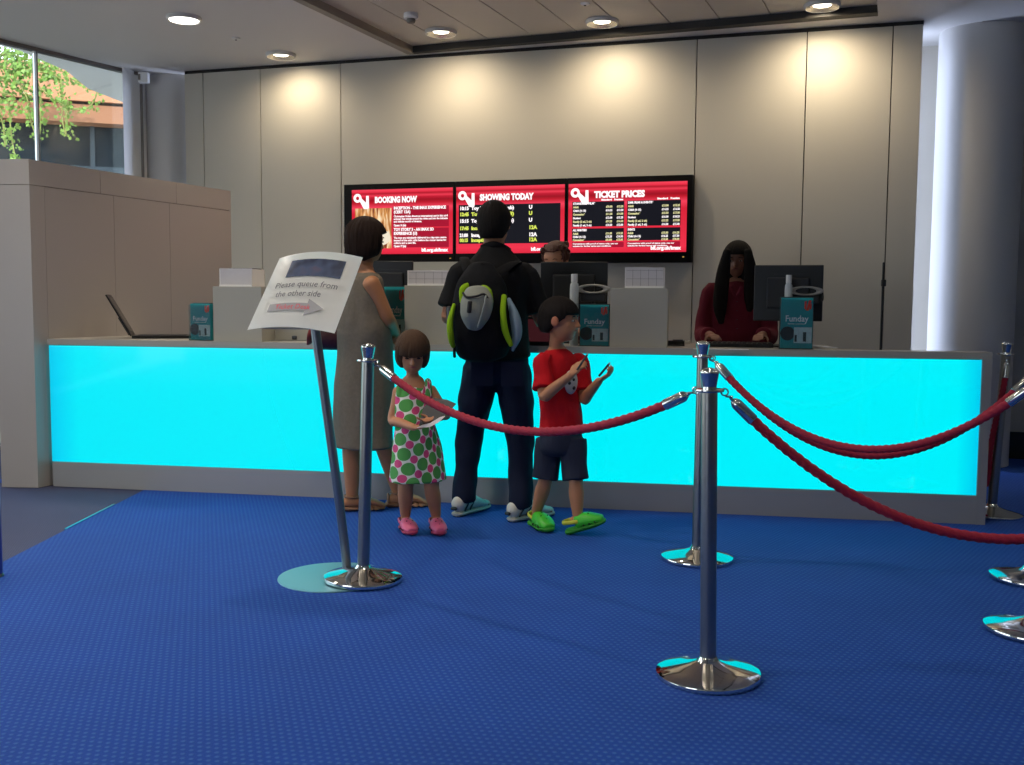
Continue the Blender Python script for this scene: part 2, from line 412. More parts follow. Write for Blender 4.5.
# trailing creeper hanging over the band
M_leaf = mat('creeper_leaf', '#6f8f34', .5, vary=.6, vscale=14); M_stem = mat('creeper_stem', '#8a8a4a', .8)
ivy = thing('trailing_creeper', 'green creeper trailing over the terracotta band outside the left window', 'plant', V((0, 0, 0)))
lf = MB(); st = MB()
def leaf(p, s):
    n1 = V((random.uniform(-1, 1), -1+random.uniform(-.7, .7), random.uniform(-.5, .9))).normalized()
    u = n1.orthogonal().normalized(); u.rotate(Matrix.Rotation(random.uniform(0, 6.28), 3, n1)); v_ = n1.cross(u)
    pts = [(0, -.5), (.38, -.32), (.45, .05), (.18, .2), (0, .55), (-.18, .2), (-.45, .05), (-.38, -.32)]
    lf.bm.faces.new([lf.bm.verts.new(p+(u*a+v_*b)*s+n1*(.12*s*(abs(a)-.2))) for a, b in pts])
def strand(px, dense, sz, jit):
    P = [at(x, y, 13.1) for x, y in px]
    st.tube(P, [.014]+[.009]*(len(P)-1), seg=6, sub=4, round_=0)
    L_ = sum((P[i+1]-P[i]).length for i in range(len(P)-1)); n = int(L_*dense*1.7)
    for i in range(n):
        c = V(crom([tuple(q) for q in P], (len(P)-1)*random.random()))
        leaf(c+V((random.gauss(0, jit), random.uniform(-.12, .2), random.gauss(0, jit*.8))), .52*sz*random.uniform(.6, 1.3))
for px in ([(-4, 100), (3, 125), (5, 147)], [(9, 98), (10, 120), (12, 140), (16, 162)], [(29, 108), (31, 122), (37, 138)],
           [(40, 92), (41, 110), (40, 134)], [(61, 80), (63, 100), (62, 118), (66, 136)], [(68, 100), (66, 120), (66, 135)],
           [(36, 84), (52, 98), (66, 106), (82, 110), (92, 104), (97, 92), (94, 86)], [(70, 78), (84, 84), (95, 90)]):
    strand(px, 55, .085, .035)
for px, dn in (([(-6, 55), (12, 55), (30, 60)], 330), ([(-6, 66), (14, 68), (34, 72)], 300), ([(-4, 80), (10, 82), (24, 86)], 200), ([(0, 92), (14, 96)], 120), ([(36, 62), (50, 68), (64, 72)], 230), ([(40, 72), (52, 74), (62, 80)], 120), ([(18, 80), (27, 98), (28, 106)], 130)):
    strand(px, dn, .10, .14)
st.build('stem', M_stem, ivy)
o = lf.build('foliage', M_leaf, ivy, False); o['kind'] = 'stuff'

# ---------------------------------------------------------------- ceiling fittings
M_lens = emat('lamp_lens', (1, .9, .74, 1), 5); M_bowl = mat('lamp_bowl', '#cfcac2', .25, .8)
M_ring = mat('lamp_ring', '#d6d2cb', .4)
M_glow = emat('lamp_bright', (1, .95, .86, 1), 4)
def downlight(loc, label, wash, power, target):
    t = thing('ceiling_light', label, 'ceiling light', (loc.x, loc.y, loc.z), 0, 'recessed downlights')
    R_ = .118
    MB().lathe([(R_+.004, .002), (R_+.006, -.010), (R_, -.026), (R_-.006, -.028), (R_-.010, -.022)], 40, caps=False).build('trim_ring', M_ring, t)
    r = MB(); prof = [(R_-.006, -.027), (R_-.018, -.020), (R_-.036, -.008), (R_-.05, -.002)]
    rings = [[r.bm.verts.new((a*math.cos(2*math.pi*j/40), a*math.sin(2*math.pi*j/40), z)) for j in range(40)] for a, z in prof]
    for i in range(len(rings)-1):
        for j in range(40): r.bm.faces.new((rings[i][j], rings[i][(j+1) % 40], rings[i+1][(j+1) % 40], rings[i+1][j]))
    r.build('reflector', M_bowl, t)
    MB().lathe([(.062, -.003), (.060, -.009)] if wash else [(R_-.012, -.020), (R_-.016, -.026)], 32).build('lens', M_lens if wash else M_glow, t)
    light('lamp', 'SPOT', (loc.x, loc.y, loc.z-.045), power, (1, .84, .60) if wash else (1, .88, .72), target=target, spot_size=math.radians(160 if wash else 130), spot_blend=1.0, shadow_soft_size=.05)
lab = ['recessed downlight over the wall panel beside the left partition, leftmost of the wall washers', 'recessed downlight washing the wall above the first red screen', 'recessed downlight washing the wall above the ticket price screen', 'recessed downlight washing the wall above the right clerk, nearest the round column']
for (x, y), l, zz, pw in zip(((281, 54), (441, 37), (602, 27), (822, 11)), lab, (Z, Z+.045, Z+.045, Z+.045), (22, 36, 36, 44)):
    p = on(x, y, Z); p.z = zz
    downlight(p, l, True, pw, (p.x+NW.x*.35, p.y+NW.y*.35, 2.0))
p = on(184, 17, Z); downlight(p, 'bright round downlight in the plaster ceiling at the upper left', False, 70, (p.x, p.y, 0))
p = on(376, -2, Z); p.z = Z+.045; downlight(p, 'bright round downlight cut by the top edge of the photo', False, 70, (p.x, p.y, 0))
# further rows of the same lamps light the rest of the hall (out of the photo, light only)
for j in range(1, 4):
    for i in range(4):
        x = -2.4+i*1.9-.5*j; y = 7.3-i*.55-1.9*j
        light('hall_lamp', 'SPOT', (x, y, Z-.02), (105 if j < 3 else 40) if i < 2 else (38 if j < 3 else 22), (1, .88, .74), target=(x, y, 0), spot_size=math.radians(130), spot_blend=1, shadow_soft_size=.08)
# smoke detector and small fittings
sd = on(411, 20, Z); sd.z = Z+.045
t = thing('smoke_detector', 'small round smoke detector hanging under the ceiling planks', 'smoke detector', sd)
MB().lathe([(.052, 0), (.054, -.02), (.05, -.034), (.04, -.038)], 28).build('base', M_white, t)
MB().lathe([(.03, -.036), (.034, -.05), (.026, -.066), (.012, -.07)], 24).build('sensor', mat('sensor_grey', '#6f6b66', .5), t)
for (x, y), zz, l in (((585, 10), Z+.045, 'tiny white ceiling sensor left of the price screen lamp'), ((236, 38), Z, 'tiny flush sensor in the plaster ceiling at left')):
    p = on(x, y, Z); p.z = zz
    t = thing('ceiling_sensor', l, 'sensor', p); MB().lathe([(.034, 0), (.032, -.008), (.012, -.014)], 24).build('body', M_white, t)
    MB().lathe([(.010, -.012), (.006, -.018)], 12).build('lens', M_dark, t)
p = at(146, 79, 9.2); t = thing('wall_sensor', 'small white box fixed high beside the left column', 'sensor', (p.x, p.y-.05, p.z))
MB().box((0, 0, 0), (.085, .06, .09), bevel=.008).build('body', M_white, t); MB().box((-.03, -.034, .0), (.02, .01, .05), bevel=.003).build('lens', M_frame, t)

# ---------------------------------------------------------------- menu screens on the wall
LED = dict(w=emat('led_white', (1, .93, .95, 1), 1.15), y=emat('led_yellow', (.75, .85, .12, 1), 1.0), k=emat('led_black', (.012, .012, .02, 1), .6), d=emat('led_dark_red', (.40, .006, .03, 1), 1.0))
def led_red():
    m = bpy.data.materials.new('led_red'); m.use_nodes = True; n = m.node_tree; b = n.nodes['Principled BSDF']
    b.inputs['Base Color'].default_value = (0, 0, 0, 1); b.inputs['Roughness'].default_value = .3
    tc = n.nodes.new('ShaderNodeTexCoord'); sp = n.nodes.new('ShaderNodeSeparateXYZ'); n.links.new(tc.outputs['Generated'], sp.inputs[0])
    r = n.nodes.new('ShaderNodeValToRGB'); r.color_ramp.interpolation = 'LINEAR'
    st = [(0, '#e0223c'), (.08, '#f0304a'), (.3, '#e42a42'), (.62, '#d81f36'), (.72, '#f4405a'), (.79, '#c01428'), (.83, '#9c0c1e'), (.875, '#c41830'), (.90, '#f03a50'), (.935, '#b01426'), (.96, '#ee3048'), (1, '#f4485c')]
    e = r.color_ramp.elements; e[0].position = 0; e[0].color = lin(st[0][1]); e[1].position = 1; e[1].color = lin(st[-1][1])
    for p_, c_ in st[1:-1]:
        q = e.new(p_); q.color = lin(c_)
    n.links.new(sp.outputs[2], r.inputs[0]); n.links.new(r.outputs[0], b.inputs['Emission Color']); b.inputs['Emission Strength'].default_value = 1.0; b.inputs['Specular IOR Level'].default_value = .1
    return m
M_ledred = led_red()
def still():                              # the film still on the first screen: warm vertical drapes over a pale round table
    m = bpy.data.materials.new('film_still'); m.use_nodes = True; n = m.node_tree; b = n.nodes['Principled BSDF']
    b.inputs['Base Color'].default_value = (0, 0, 0, 1); tc = n.nodes.new('ShaderNodeTexCoord'); mp = n.nodes.new('ShaderNodeMapping'); mp.inputs['Scale'].default_value = (9, 1, 1.6)
    n.links.new(tc.outputs['Generated'], mp.inputs[0]); t = n.nodes.new('ShaderNodeTexNoise'); t.inputs['Scale'].default_value = 1.4; n.links.new(mp.outputs[0], t.inputs['Vector'])
    r = n.nodes.new('ShaderNodeValToRGB'); e = r.color_ramp.elements; e[0].position = .35; e[0].color = lin('#7a3418'); e[1].position = .65; e[1].color = lin('#ffe9c0'); q = e.new(.5); q.color = lin('#d8924a')
    n.links.new(t.outputs[0], r.inputs[0]); n.links.new(r.outputs[0], b.inputs['Emission Color']); b.inputs['Emission Strength'].default_value = 1
    return m
offn = -.10
def wq(px, py):                          # distance along wall and height on the screens' front plane
    A = WA+NW*offn; d = ray(px, py); nn = V((-EW.y, EW.x, 0)); t = nn.dot(A)/nn.dot(d); p = V((0, 0, CH))+d*t
    return (p-A).dot(EW), p.z
L0, zt0 = wq(343, 183); L3, zt3 = wq(693, 176); _, zb3 = wq(691, 262.5)
ztop = (zt0+zt3)/2; zbot = zb3+.003; HH = ztop-zbot
cuts = [L0, wq(454, 220)[0], wq(566, 220)[0], L3]
def screen(i, label):
    a, b = cuts[i], cuts[i+1]; W = b-a; P = wpt(a, offn)
    t = thing('display_screen', label, 'screen', (P.x, P.y, zbot), ang_w, 'red menu screens on the wall')
    l = (wq(351.5, 220)[0]-cuts[0]) if i == 0 else .016; r = W-.016 if i < 2 else W-(cuts[3]-wq(686.5, 220)[0])
    z0, z1 = .078, HH-.047
    MB().box((W/2, .056, HH/2), (W-.002, .084, HH), bevel=.004).build('housing', mat('bezel_black', '#060607', .6, spec=.15), t)
    MB().box(((l+r)/2, .012, (z0+z1)/2), (r-l, .006, z1-z0)).build('panel', M_ledred, t, False)
    MB().box((r-.02, .009, .04), (.012, .006, .006)).build('standby_light', emat('standby', (.9, .5, .1, 1), .8), t)
    X = lambda u: l+(r-l)*u
    Zv = lambda v: z1-(z1-z0)*v
    S = (z1-z0)
    lg = MB(); y = .006                   # logo: ring, film strip arm and upright bar
    cx, cz = X(.06), Zv(.13); lg.torus((cx, y, cz), .026, .011, (0, 1, 0), 24, 6)
    lg.plate([(cx+.012, cz-.012), (cx+.03, cz+.004), (X(.165), Zv(.235)), (X(.165), Zv(.30)), (X(.125), Zv(.30))], y-.002, y+.003)
    lg.plate([(X(.145), Zv(.29)), (X(.175), Zv(.29)), (X(.172), Zv(.095)), (X(.148), Zv(.095))], y-.002, y+.003)
    lg.build('logo', LED['w'], t, False)
    def block(name, u0, v0, u1, v1, m):
        MB().box(((X(u0)+X(u1))/2, .0078, (Zv(v0)+Zv(v1))/2), (X(u1)-X(u0), .003, Zv(v0)-Zv(v1))).build(name, m, t, False)
    TX().line(['BOOKING NOW', 'SHOWING TODAY', 'TICKET PRICES'][i], X([.235, .225, .225][i]), Zv(.205), S*.125, width=(r-l)*[.42, .50, .43][i], bold=.004, y=.005).build('title', LED['w'], t)
    f = TX(); f.line('bfi.org.uk/imax', X(.955), Zv(.965), S*.072, 'RIGHT', bold=.002, y=.005); f.build('web_address', LED['w'], t)
    if i == 0:
        MB().box(((X(.035)+X(.40))/2, .0078, (Zv(.29)+Zv(.91))/2), (X(.40)-X(.035), .003, Zv(.29)-Zv(.91))).build('film_still', still(), t, False)
        tb = MB(); cx2, cz2 = X(.28), Zv(.74)
        tb.plate([(cx2+.10*math.cos(a*.3142), cz2+.07*math.sin(a*.3142)) for a in range(20)], .005, .0075).build('film_table', emat('still_table', '#f5e8d0'), t, False)
        block('text_field', .415, .27, .965, .585, LED['d']); block('text_field', .415, .605, .965, .90, LED['d'])
        T = TX()
        for s_, v, sz, bd in (('INCEPTION - THE IMAX EXPERIENCE', .315, .058, .0016), ('(CERT 12A)', .375, .058, .0016), ('Christopher Nolan directs an international cast in this sci-fi', .435, .040, .0008), ('actioner that travels around the globe and into the intimate', .475, .040, .0008), ('and infinite world of dreams.', .515, .040, .0008), ('Opens 16 July', .575, .045, .001),
                         ('TOY STORY 3 - AN IMAX 3D', .645, .058, .0016), ('EXPERIENCE (U)', .705, .058, .0016), ('The toys are mistakenly delivered to a day-care centre', .765, .040, .0008), ('instead of the attic right before the owner leaves for', .805, .040, .0008), ('college and a new life.', .845, .040, .0008), ('Opens 19 July', .895, .045, .001)):
            T.line(s_, X(.425), Zv(v), S*sz*1.05, bold=bd, y=.005, width=min((r-l)*.53, len(s_)*(r-l)*(.0165 if sz > .05 else .0096)))
        T.build('film_text', LED['w'], t)
    if i == 1:
        block('times_field', .025, .27, .965, .855, LED['k'])
        rows = [('10:15', 'Toy Story 3 (3D) (sub)', 'U'), ('12:45', 'Toy Story 3 (3D) (3)', 'U'), ('15:15', 'Toy Story 3 (3D) (sub)', 'U'), ('17:45', 'Inception', '12A'), ('21:00', 'Inception', '12A'), ('00:15', 'Inception', '12A')]
        for k, ((a1, a2, a3), v) in enumerate(zip(rows, (.345, .435, .535, .645, .75, .825))):
            T = TX(); m_ = LED['w' if k % 2 == 0 else 'y']; T.line(a1, X(.035), Zv(v), S*.07, bold=.0022, y=.005, width=(r-l)*.08).build('showing_time', m_, t); T = TX(); T.line(a2, X(.145), Zv(v), S*.07, bold=.0022, y=.005, width=(r-l)*(.40 if len(a2) > 12 else .16)).build('film_name', m_, t); T = TX(); T.line(a3, X(.68), Zv(v), S*.075, bold=.0022, y=.005).build('film_rating', m_, t)
    if i == 2:
        A_, B_ = TX(), TX()
        for u0, h1, h2 in ((.035, 'STANDARD FILM*', 'ALL NIGHTERS'), (.505, 'DMR FILMS & EVENTS*', 'EVENTS')):
            block('price_field', u0, .262, u0+.445, .622, LED['k']); block('price_field', u0, .65, u0+.445, .83, LED['k'])
            block('note_field', u0, .85, u0+.445, .925, LED['d'])
            A_.line('Standard', X(u0+.25), Zv(.25), S*.035, bold=.0012, y=.005, width=(r-l)*.09); A_.line('Premium', X(u0+.36), Zv(.25), S*.035, bold=.0012, y=.005, width=(r-l)*.075)
            A_.line(h1, X(u0+.008), Zv(.302), S*.042, bold=.0012, y=.005, width=(r-l)*(.19 if u0 < .3 else .21)); A_.line(h2, X(u0+.008), Zv(.688), S*.042, bold=.0012, y=.005, width=(r-l)*(.12 if u0 < .3 else .06))
            names = ['Adult', 'Child (4-15)', 'Concession*', 'Student', 'Family (2 ad, 2 ch)', 'Family (1 ad, 3 ch)']
            for k, s_ in enumerate(names+names[:3]):
                v = (.352+.053*k) if k < 6 else (.738+.046*(k-6)); T = B_ if k % 2 == 0 else A_
                T.line(s_, X(u0+.008), Zv(v), S*.04, bold=.001, y=.005, width=(r-l)*min(.16, .0088*len(s_)+.005))
                T.line('£%d.%02d' % (9+k % 4 + (4 if u0 > .3 else 0), 25*(k % 3)), X(u0+.345), Zv(v), S*.04, 'RIGHT', bold=.001, y=.005, width=(r-l)*.055); T.line('£%d.%02d' % (12+k % 5+(3 if u0 > .3 else 0), 25*((k+1) % 3)), X(u0+.438), Zv(v), S*.04, 'RIGHT', bold=.001, y=.005, width=(r-l)*.055)
            A_.line('Concessions with proof of status only, see our', X(u0+.008), Zv(.882), S*.03, bold=.0006, y=.005, width=(r-l)*.39); A_.line('website for further terms and conditions', X(u0+.008), Zv(.916), S*.03, bold=.0006, y=.005, width=(r-l)*.33)
        A_.build('price_text', LED['w'], t); B_.build('price_text', emat('led_cream', (.95, .9, .45, 1), .9), t)
screen(0, 'red wall screen headed BOOKING NOW, left of the three')
screen(1, 'red wall screen headed SHOWING TODAY, behind the head of the man in black')
screen(2, 'red wall screen headed TICKET PRICES, right of the three')
# slim shelf fixed to the wall below the first screen
p = at(428, 270.5, 8.35); t = thing('wall_ledge', 'pale ledge with a dark underside below the red screens', 'ledge', (p.x, p.y, p.z), ang_w)
MB().box((0, .0, .03), (.62, .12, .075)).build('board', M_grey_box, t, False); MB().box((0, .0, -.014), (.62, .10, .012)).build('dark_strip', M_dark, t, False)  # pale board with a dark strip along its underside
# thin dark pole standing behind the counter at the right
p = at(880.5, 351, 6.9); q = at(880.5, 263, 6.9); t = thing('thin_pole', 'thin dark pole standing upright behind the right end of the counter', 'pole', (p.x, p.y, 0))
MB().tube([(0, 0, 0), (0, 0, q.z)], [.0085, .007], seg=10).build('shaft', M_dark, t)
MB().lathe([(.11, 0), (.11, .012), (.02, .03)], 24).build('foot', M_dark, t)
MB().box((0, -.012, at(880, 283, 6.9).z), (.03, .02, .045), bevel=.004).build('clip', mat('clip_grey', '#3b3733', .5), t)

# ---------------------------------------------------------------- counter
CA = V((-2.925, 6.415)); CB = V((2.578, 5.47)); CD = (CB-CA).normalized(); CL = (CB-CA).length; ca = math.atan2(CD.y, CD.x); CN = V((-CD.y, CD.x))
CT = .937; CDEP = .80
M_cyan = emat('cyan_light_panel', (0.0, .90, 1.0, 1), 1.0)
def cyan_panel():
    m = M_cyan; n = m.node_tree; b = n.nodes['Principled BSDF']; b.inputs['Coat Weight'].default_value = .6; b.inputs['Coat Roughness'].default_value = .06
    tc = n.nodes.new('ShaderNodeTexCoord'); sp = n.nodes.new('ShaderNodeSeparateXYZ'); n.links.new(tc.outputs['Generated'], sp.inputs[0])
    r = n.nodes.new('ShaderNodeValToRGB'); e = r.color_ramp.elements
    e[0].position = 0; e[0].color = (0, .60, .88, 1); e[1].position = 1; e[1].color = (0, .62, .88, 1)
    for p_, c_ in ((.008, (0, .68, .95, 1)), (.035, (0, .86, 1, 1)), (.5, (0.0, .90, 1, 1)), (.98, (0, .90, 1, 1))):
        q = e.new(p_); q.color = c_
    n.links.new(sp.outputs[0], r.inputs[0]); n.links.new(r.outputs[0], b.inputs['Emission Color'])
cyan_panel()
ctr = thing('ticket_counter', 'long ticket counter with a glowing cyan glass front and grey metal frame', 'counter', (CA.x, CA.y, 0), ca)
d = ray(844, 352); A0 = V((CA.x, CA.y, 0)); nn = V((CN.x, CN.y, 0)); SE = (V((d.x, d.y))*(nn.dot(A0)/nn.dot(d))-CA).dot(CD)   # where the deep worktop stops
LEDGE = .17
MB().box((SE/2, CDEP/2+.03, .455), (SE-.05, CDEP-.08, .90)).build('body', mat('counter_body', '#8d897f', .6), ctr, False)
MB().box(((SE+CL)/2, .085, .455), (CL-SE-.08, .08, .90)).build('front_core', mat('counter_body', '#8d897f'), ctr, False)
MB().prism([(0, 0), (CL, 0), (CL, LEDGE), (SE, LEDGE), (SE, CDEP), (0, CDEP)], .901, .937).build('worktop', mat('worktop', '#a49f95', .4, vary=.02), ctr, False)
zc0, zc1 = .158, .899
sR = .050
MB().box((CL/2, .03, zc0/2), (CL-.02, .05, zc0)).build('plinth', M_steel, ctr, False)
MB().box((CL-sR/2, LEDGE/2, .4505), (sR, LEDGE, .901)).build('end_panel', M_steel, ctr, False)
MB().box(((CL-sR+.004)/2, .014, (zc0+zc1)/2), (CL-sR-.006, .012, zc1-zc0-.004)).build('light_panel', M_cyan, ctr, False)
def cpt(px, py, z=CT): return on(px, py, z)
def cbox(px0, px1, ytop, pybot, depth, name, label, group=None, m=None):
    """raised till housing standing on the worktop, set parallel to the counter"""
    a = cpt(px0, pybot); s0 = (V((a.x, a.y))-CA).dot(CD)
    off = .055
    def face(px, py):
        d = ray(px, py); A = V((CA.x, CA.y, 0))+V((CN.x, CN.y, 0))*off; nn = V((CN.x, CN.y, 0)); t = nn.dot(A)/nn.dot(d); return V((0, 0, CH))+d*t
    P = face(px0, pybot); Q = face(px1, pybot); T = face((px0+px1)/2, ytop)
    w_ = (V((Q.x, Q.y, 0))-V((P.x, P.y, 0))).length; h = T.z-CT
    t = thing(name, label, 'till housing', (P.x, P.y, CT), ca, group)
    MB().box((w_/2, depth/2, h/2), (w_, depth, h), bevel=.003).build('housing', m or M_grey_box, t, False)
    MB().box((w_/2, depth+.003, h*.5), (w_*.8, .006, h*.7)).build('rear_panel', M_dark, t, False)
    return t, P, w_, h
GB = 'raised grey till housings on the counter'
b1 = cbox(213.5, 262, 286.5, 344, .34, 'till_housing', 'grey till housing left of the tilted paper notice', GB)
b2 = cbox(404.5, 452, 285.5, 346, .34, 'till_housing', 'grey till housing between the woman in grey and the man in black', GB)
b3 = cbox(609.5, 667, 288, 349, .36, 'till_housing', 'grey till housing in front of the right half of the price screen', GB)
# low open box with two cable grommets beside the first housing
t = thing('cable_box', 'low grey box with two black cable holes behind the notice pole', 'box', (cpt(263, 341).x, cpt(263, 341).y+.10, CT), ca)
MB().box((.17, .1, .055), (.34, .2, .11), bevel=.003).build('housing', M_grey_box, t, False)
for x in (.02, .165): MB().box((x+.02, -.004, .02), (.03, .012, .022), bevel=.003).build('grommet', M_black, t)
# paper trays on top of the housings
def tray(px0, px1, y0, y1, host, name, label, style):
    P = host[1]; z = CT+host[3]
    A = at(px0, y1, P.y+.12); B = at(px1, y0, P.y+.12); w_ = B.x-A.x; h = max(.08, B.z-z)
    t = thing(name, label, 'tray', ((A.x+B.x)/2, P.y+.06+(A.x+w_/2-P.x)*math.tan(ca), z), ca, 'paper trays on the till housings')
    MB().box((0, .10, .006), (w_, .2, .012), bevel=.002).build('base', M_paper, t, False)
    MB().box((0, .008, h/2), (w_, .006, h), bevel=.002).build('front', mat('tray_paper', '#c9c5c6', .6, vary=.05, vscale=30), t, False)
    for s_ in (-1, 1): MB().box((s_*(w_/2-.003), .1, h/2), (.006, .19, h*.96)).build('side', M_paper, t, False)
    MB().box((0, .19, h*.5), (w_, .006, h)).build('back', M_paper, t, False)
    ln = MB()
    for k in range(1, 5):
        ln.box((-w_/2+w_*k/5, .0043, h*.5), (.0022, .001, h*.8))
    ln.box((0, .0043, h*.45), (w_*.92, .001, .002)); ln.box((0, .0043, h*.85), (w_*.92, .001, .002))
    if style: ln.build('printed_grid', mat('grid_print', '#8e8a8c', .7), t, False)
    else:
        ln.bm.free(); MB().box((.02, .1, h*.97), (w_*.75, .12, .012)).build('dark_insert', M_dark, t, False)
tray(222, 256, 269, 286, b1, 'paper_tray', 'white paper tray with a dark insert on the leftmost till housing', 0)
tray(408, 452, 271, 286, b2, 'paper_tray', 'white gridded paper tray right of the woman in grey', 1)
tray(623, 662, 268, 287, b3, 'paper_tray', 'white gridded paper tray under the price screen', 1)

# leaflet holders with teal festival leaflets
M_teal = mat('leaflet_teal', '#20a0a4', .35); M_acr = glass_mat('acrylic', (.95, .98, .98, 1)); M_lred = mat('leaflet_red', '#ff4a38', .5)
def leaflets(px0, px1, y0, y1, Yo, rz, label, name='leaflet_holder', lean=.0):
    d = ray((px0+px1)/2, 346); A0 = V((CA.x, CA.y, 0))+V((CN.x, CN.y, 0))*.075; nn = V((CN.x, CN.y, 0)); c = d*(nn.dot(A0)/nn.dot(d)); k = c.y/F; y1 = (at((px0+px1)/2, 346, c.y).z-CT)/k+346
    w_ = (px1-px0)*k/max(.5, math.cos(rz)); h = (y1-y0)*k
    t = thing(name, label, 'leaflet holder', (c.x, c.y, CT), rz, 'teal leaflet holders on the counter')
    MB().box((0, .045, .004), (w_+.02, .10, .008), bevel=.002).build('base', M_acr, t, False)
    MB().box((0, -.003, h*.48), (w_+.012, .003, h*.94)).build('front_pane', M_acr, t, False)
    MB().box((0, .036, h*.5), (w_+.012, .004, h*1.0)).build('back_pane', mat('holder_back', '#33403f', .5), t, False)
    MB().box((0, .015, h*.5), (w_, .026, h*.96)).build('leaflet_stack', M_teal, t, False)
    art = MB(); art.plate([(-w_*.28+w_*.23*math.cos(a*.2618), h*.30+w_*.23*math.sin(a*.2618)) for a in range(24)], .0005, .0018)
    art.build('round_picture', mat('leaflet_pic', '#2c3338', .6, vary=.5, vscale=60), t, False)
    MB().box((w_*.2, .001, h*.27), (w_*.56, .0016, h*.30)).build('pale_picture', mat('leaflet_pale', '#cfe6df', .6, vary=.3, vscale=50), t, False)
    MB().box((w_*.26, .0004, h*.24), (w_*.10, .0012, h*.18)).box((-w_*.02, .0004, h*.21), (w_*.07, .0012, h*.13)).build('figures', mat('leaflet_figs', '#31433f', .7), t, False)
    s_ = MB()
    x0, z0 = w_*.33, h*.84
    s_.plate([(x0-.05*w_, z0-.10*h), (x0+.03*w_, z0-.10*h), (x0+.12*w_, z0+.09*h), (x0+.04*w_, z0+.10*h)], .0004, .0018)
    s_.plate([(x0-.10*w_, z0-.06*h), (x0-.04*w_, z0-.09*h), (x0-.03*w_, z0+.09*h), (x0-.10*w_, z0+.07*h)], .0004, .0018)
    s_.plate([(x0+.06*w_, z0-.09*h), (x0+.12*w_, z0-.06*h), (x0+.13*w_, z0+.04*h), (x0+.07*w_, z0+.0*h)], .0004, .0018)
    s_.build('red_logo', M_lred, t, False)
    TX().line('Funday', 0, h*.53, h*.17, 'CENTER', y=.0009, width=w_*.72, bold=.0006).line('family activities', 0, h*.475, h*.04, 'CENTER', y=.0009, width=w_*.55).build('title', mat('leaflet_white', '#ffffff', .6), t)
    return t
leaflets(189, 212, 303, 338, 0, ca-.25, 'teal Funday leaflet holder beside the open laptop')
leaflets(384, 405, 286, 340, 0, ca, 'tall teal leaflet holder seen over the arm of the woman in grey')
leaflets(580, 608, 304, 346, 0, ca, 'teal Funday leaflet holder beside the head of the boy in red')
leaflets(781, 811, 297, 346, 0, ca-.03, 'teal Funday leaflet holder in front of the right clerk\'s monitor')

# laptop, seen from the side
p = at(131, 340, 6.66); t = thing('laptop', 'open black laptop standing on the left end of the counter', 'laptop', (p.x, p.y, CT), .27)
MB().box((.20, 0, .011), (.37, .26, .018), bevel=.004).build('base', M_black, t, False)
MB().box((.20, 0, .021), (.30, .20, .003)).build('keyboard', M_dark, t, False)
ang = math.radians(-29); R = Matrix.Rotation(ang, 3, 'Y')
lid = MB(); lid.box(V((.012, 0, .018))+R @ V((0, 0, .15)), (.010, .27, .30), M=R, bevel=.003).build('lid', M_black, t, False)
MB().box(V((.012, 0, .018))+R @ V((-.008, 0, .075)), (.018, .15, .13), M=R, bevel=.004).build('rear_bump', M_dark, t, False)
MB().box(V((.012, 0, .018))+R @ V((.0062, 0, .155)), (.001, .24, .25), M=R).build('display', mat('laptop_display', '#15181c', .2), t, False)

# monitors
def monitor(px0, px1, y0, Yd, h, rz, label, tilt=0.0):
    a = at(px0, y0, Yd); b = at(px1, y0, Yd); w_ = (b.x-a.x)/math.cos(rz); c = (a+b)/2
    t = thing('computer_monitor', label, 'monitor', (c.x, c.y, CT), rz, 'black monitors on the counter')
    ztop = c.z-CT; hz = ztop-h/2
    s_ = MB(); s_.box((0, 0, hz), (w_, .03, h), bevel=.006).build('back_shell', M_black, t, False)
    MB().box((0, -.02, hz-.0), (w_*.62, .03, h*.55), bevel=.01).build('rear_bulge', mat('shell_rear', '#101012', .5), t, False)
    MB().box((0, .0165, hz), (w_*.93, .002, h*.88)).build('display', emat('desk_display', '#3a4650', .25), t, False)
    sl = MB()
    for k in range(9): sl.box((-w_*.2+w_*.05*k, -.0165, ztop-h*.16), (w_*.03, .003, .006))
    sl.build('vent', M_dark, t, False)
    MB().tube([(0, .0, .01), (0, -.012, hz)], [.022, .018], seg=10).build('stand', M_black, t)
    MB().lathe([(.10, 0), (.10, .008), (.03, .02)], 24).build('foot', M_black, t)
monitor(364, 413.5, 261, 6.55, .33, ca+.1, 'black monitor behind the counter beside the woman in grey')
monitor(541, 607.5, 262, 6.40, .34, ca, 'black monitor hiding the face of the middle clerk')
monitor(757, 821, 265, 6.05, .33, ca-.12, 'black monitor tilted beside the right clerk')

# bottles, scanner handles, phone, keyboard, papers
M_bot = mat('frosted_bottle', '#b9bfc0', .35); 
def bottle(px, y0, Yd, r, label):
    c = at(px, y0, Yd); h = c.z-CT
    t = thing('drink_bottle', label, 'bottle', (c.x, c.y, CT), 0, 'pale bottles on the counter')
    MB().lathe([(r*.96, 0), (r, .006), (r, h*.80), (r*.9, h*.86), (r*.55, h*.89)], 24).build('body', M_bot, t)
    MB().lathe([(r*.72, h*.885), (r*.74, h*.9), (r*.74, h*.995), (r*.65, h)], 20).build('cap', mat('bottle_cap', '#d7d8d6', .4), t)
    MB().lathe([(r*1.012, h*.3), (r*1.015, h*.31), (r*1.015, h*.58), (r*1.012, h*.59)], 24).build('band', mat('bottle_band', '#8e9ca3', .5), t)
bottle(574.5, 274, 6.02, .026, 'pale bottle beside the boy\'s head, in front of the middle monitor')
bottle(789, 275, 5.95, .022, 'pale bottle in front of the right clerk\'s monitor')
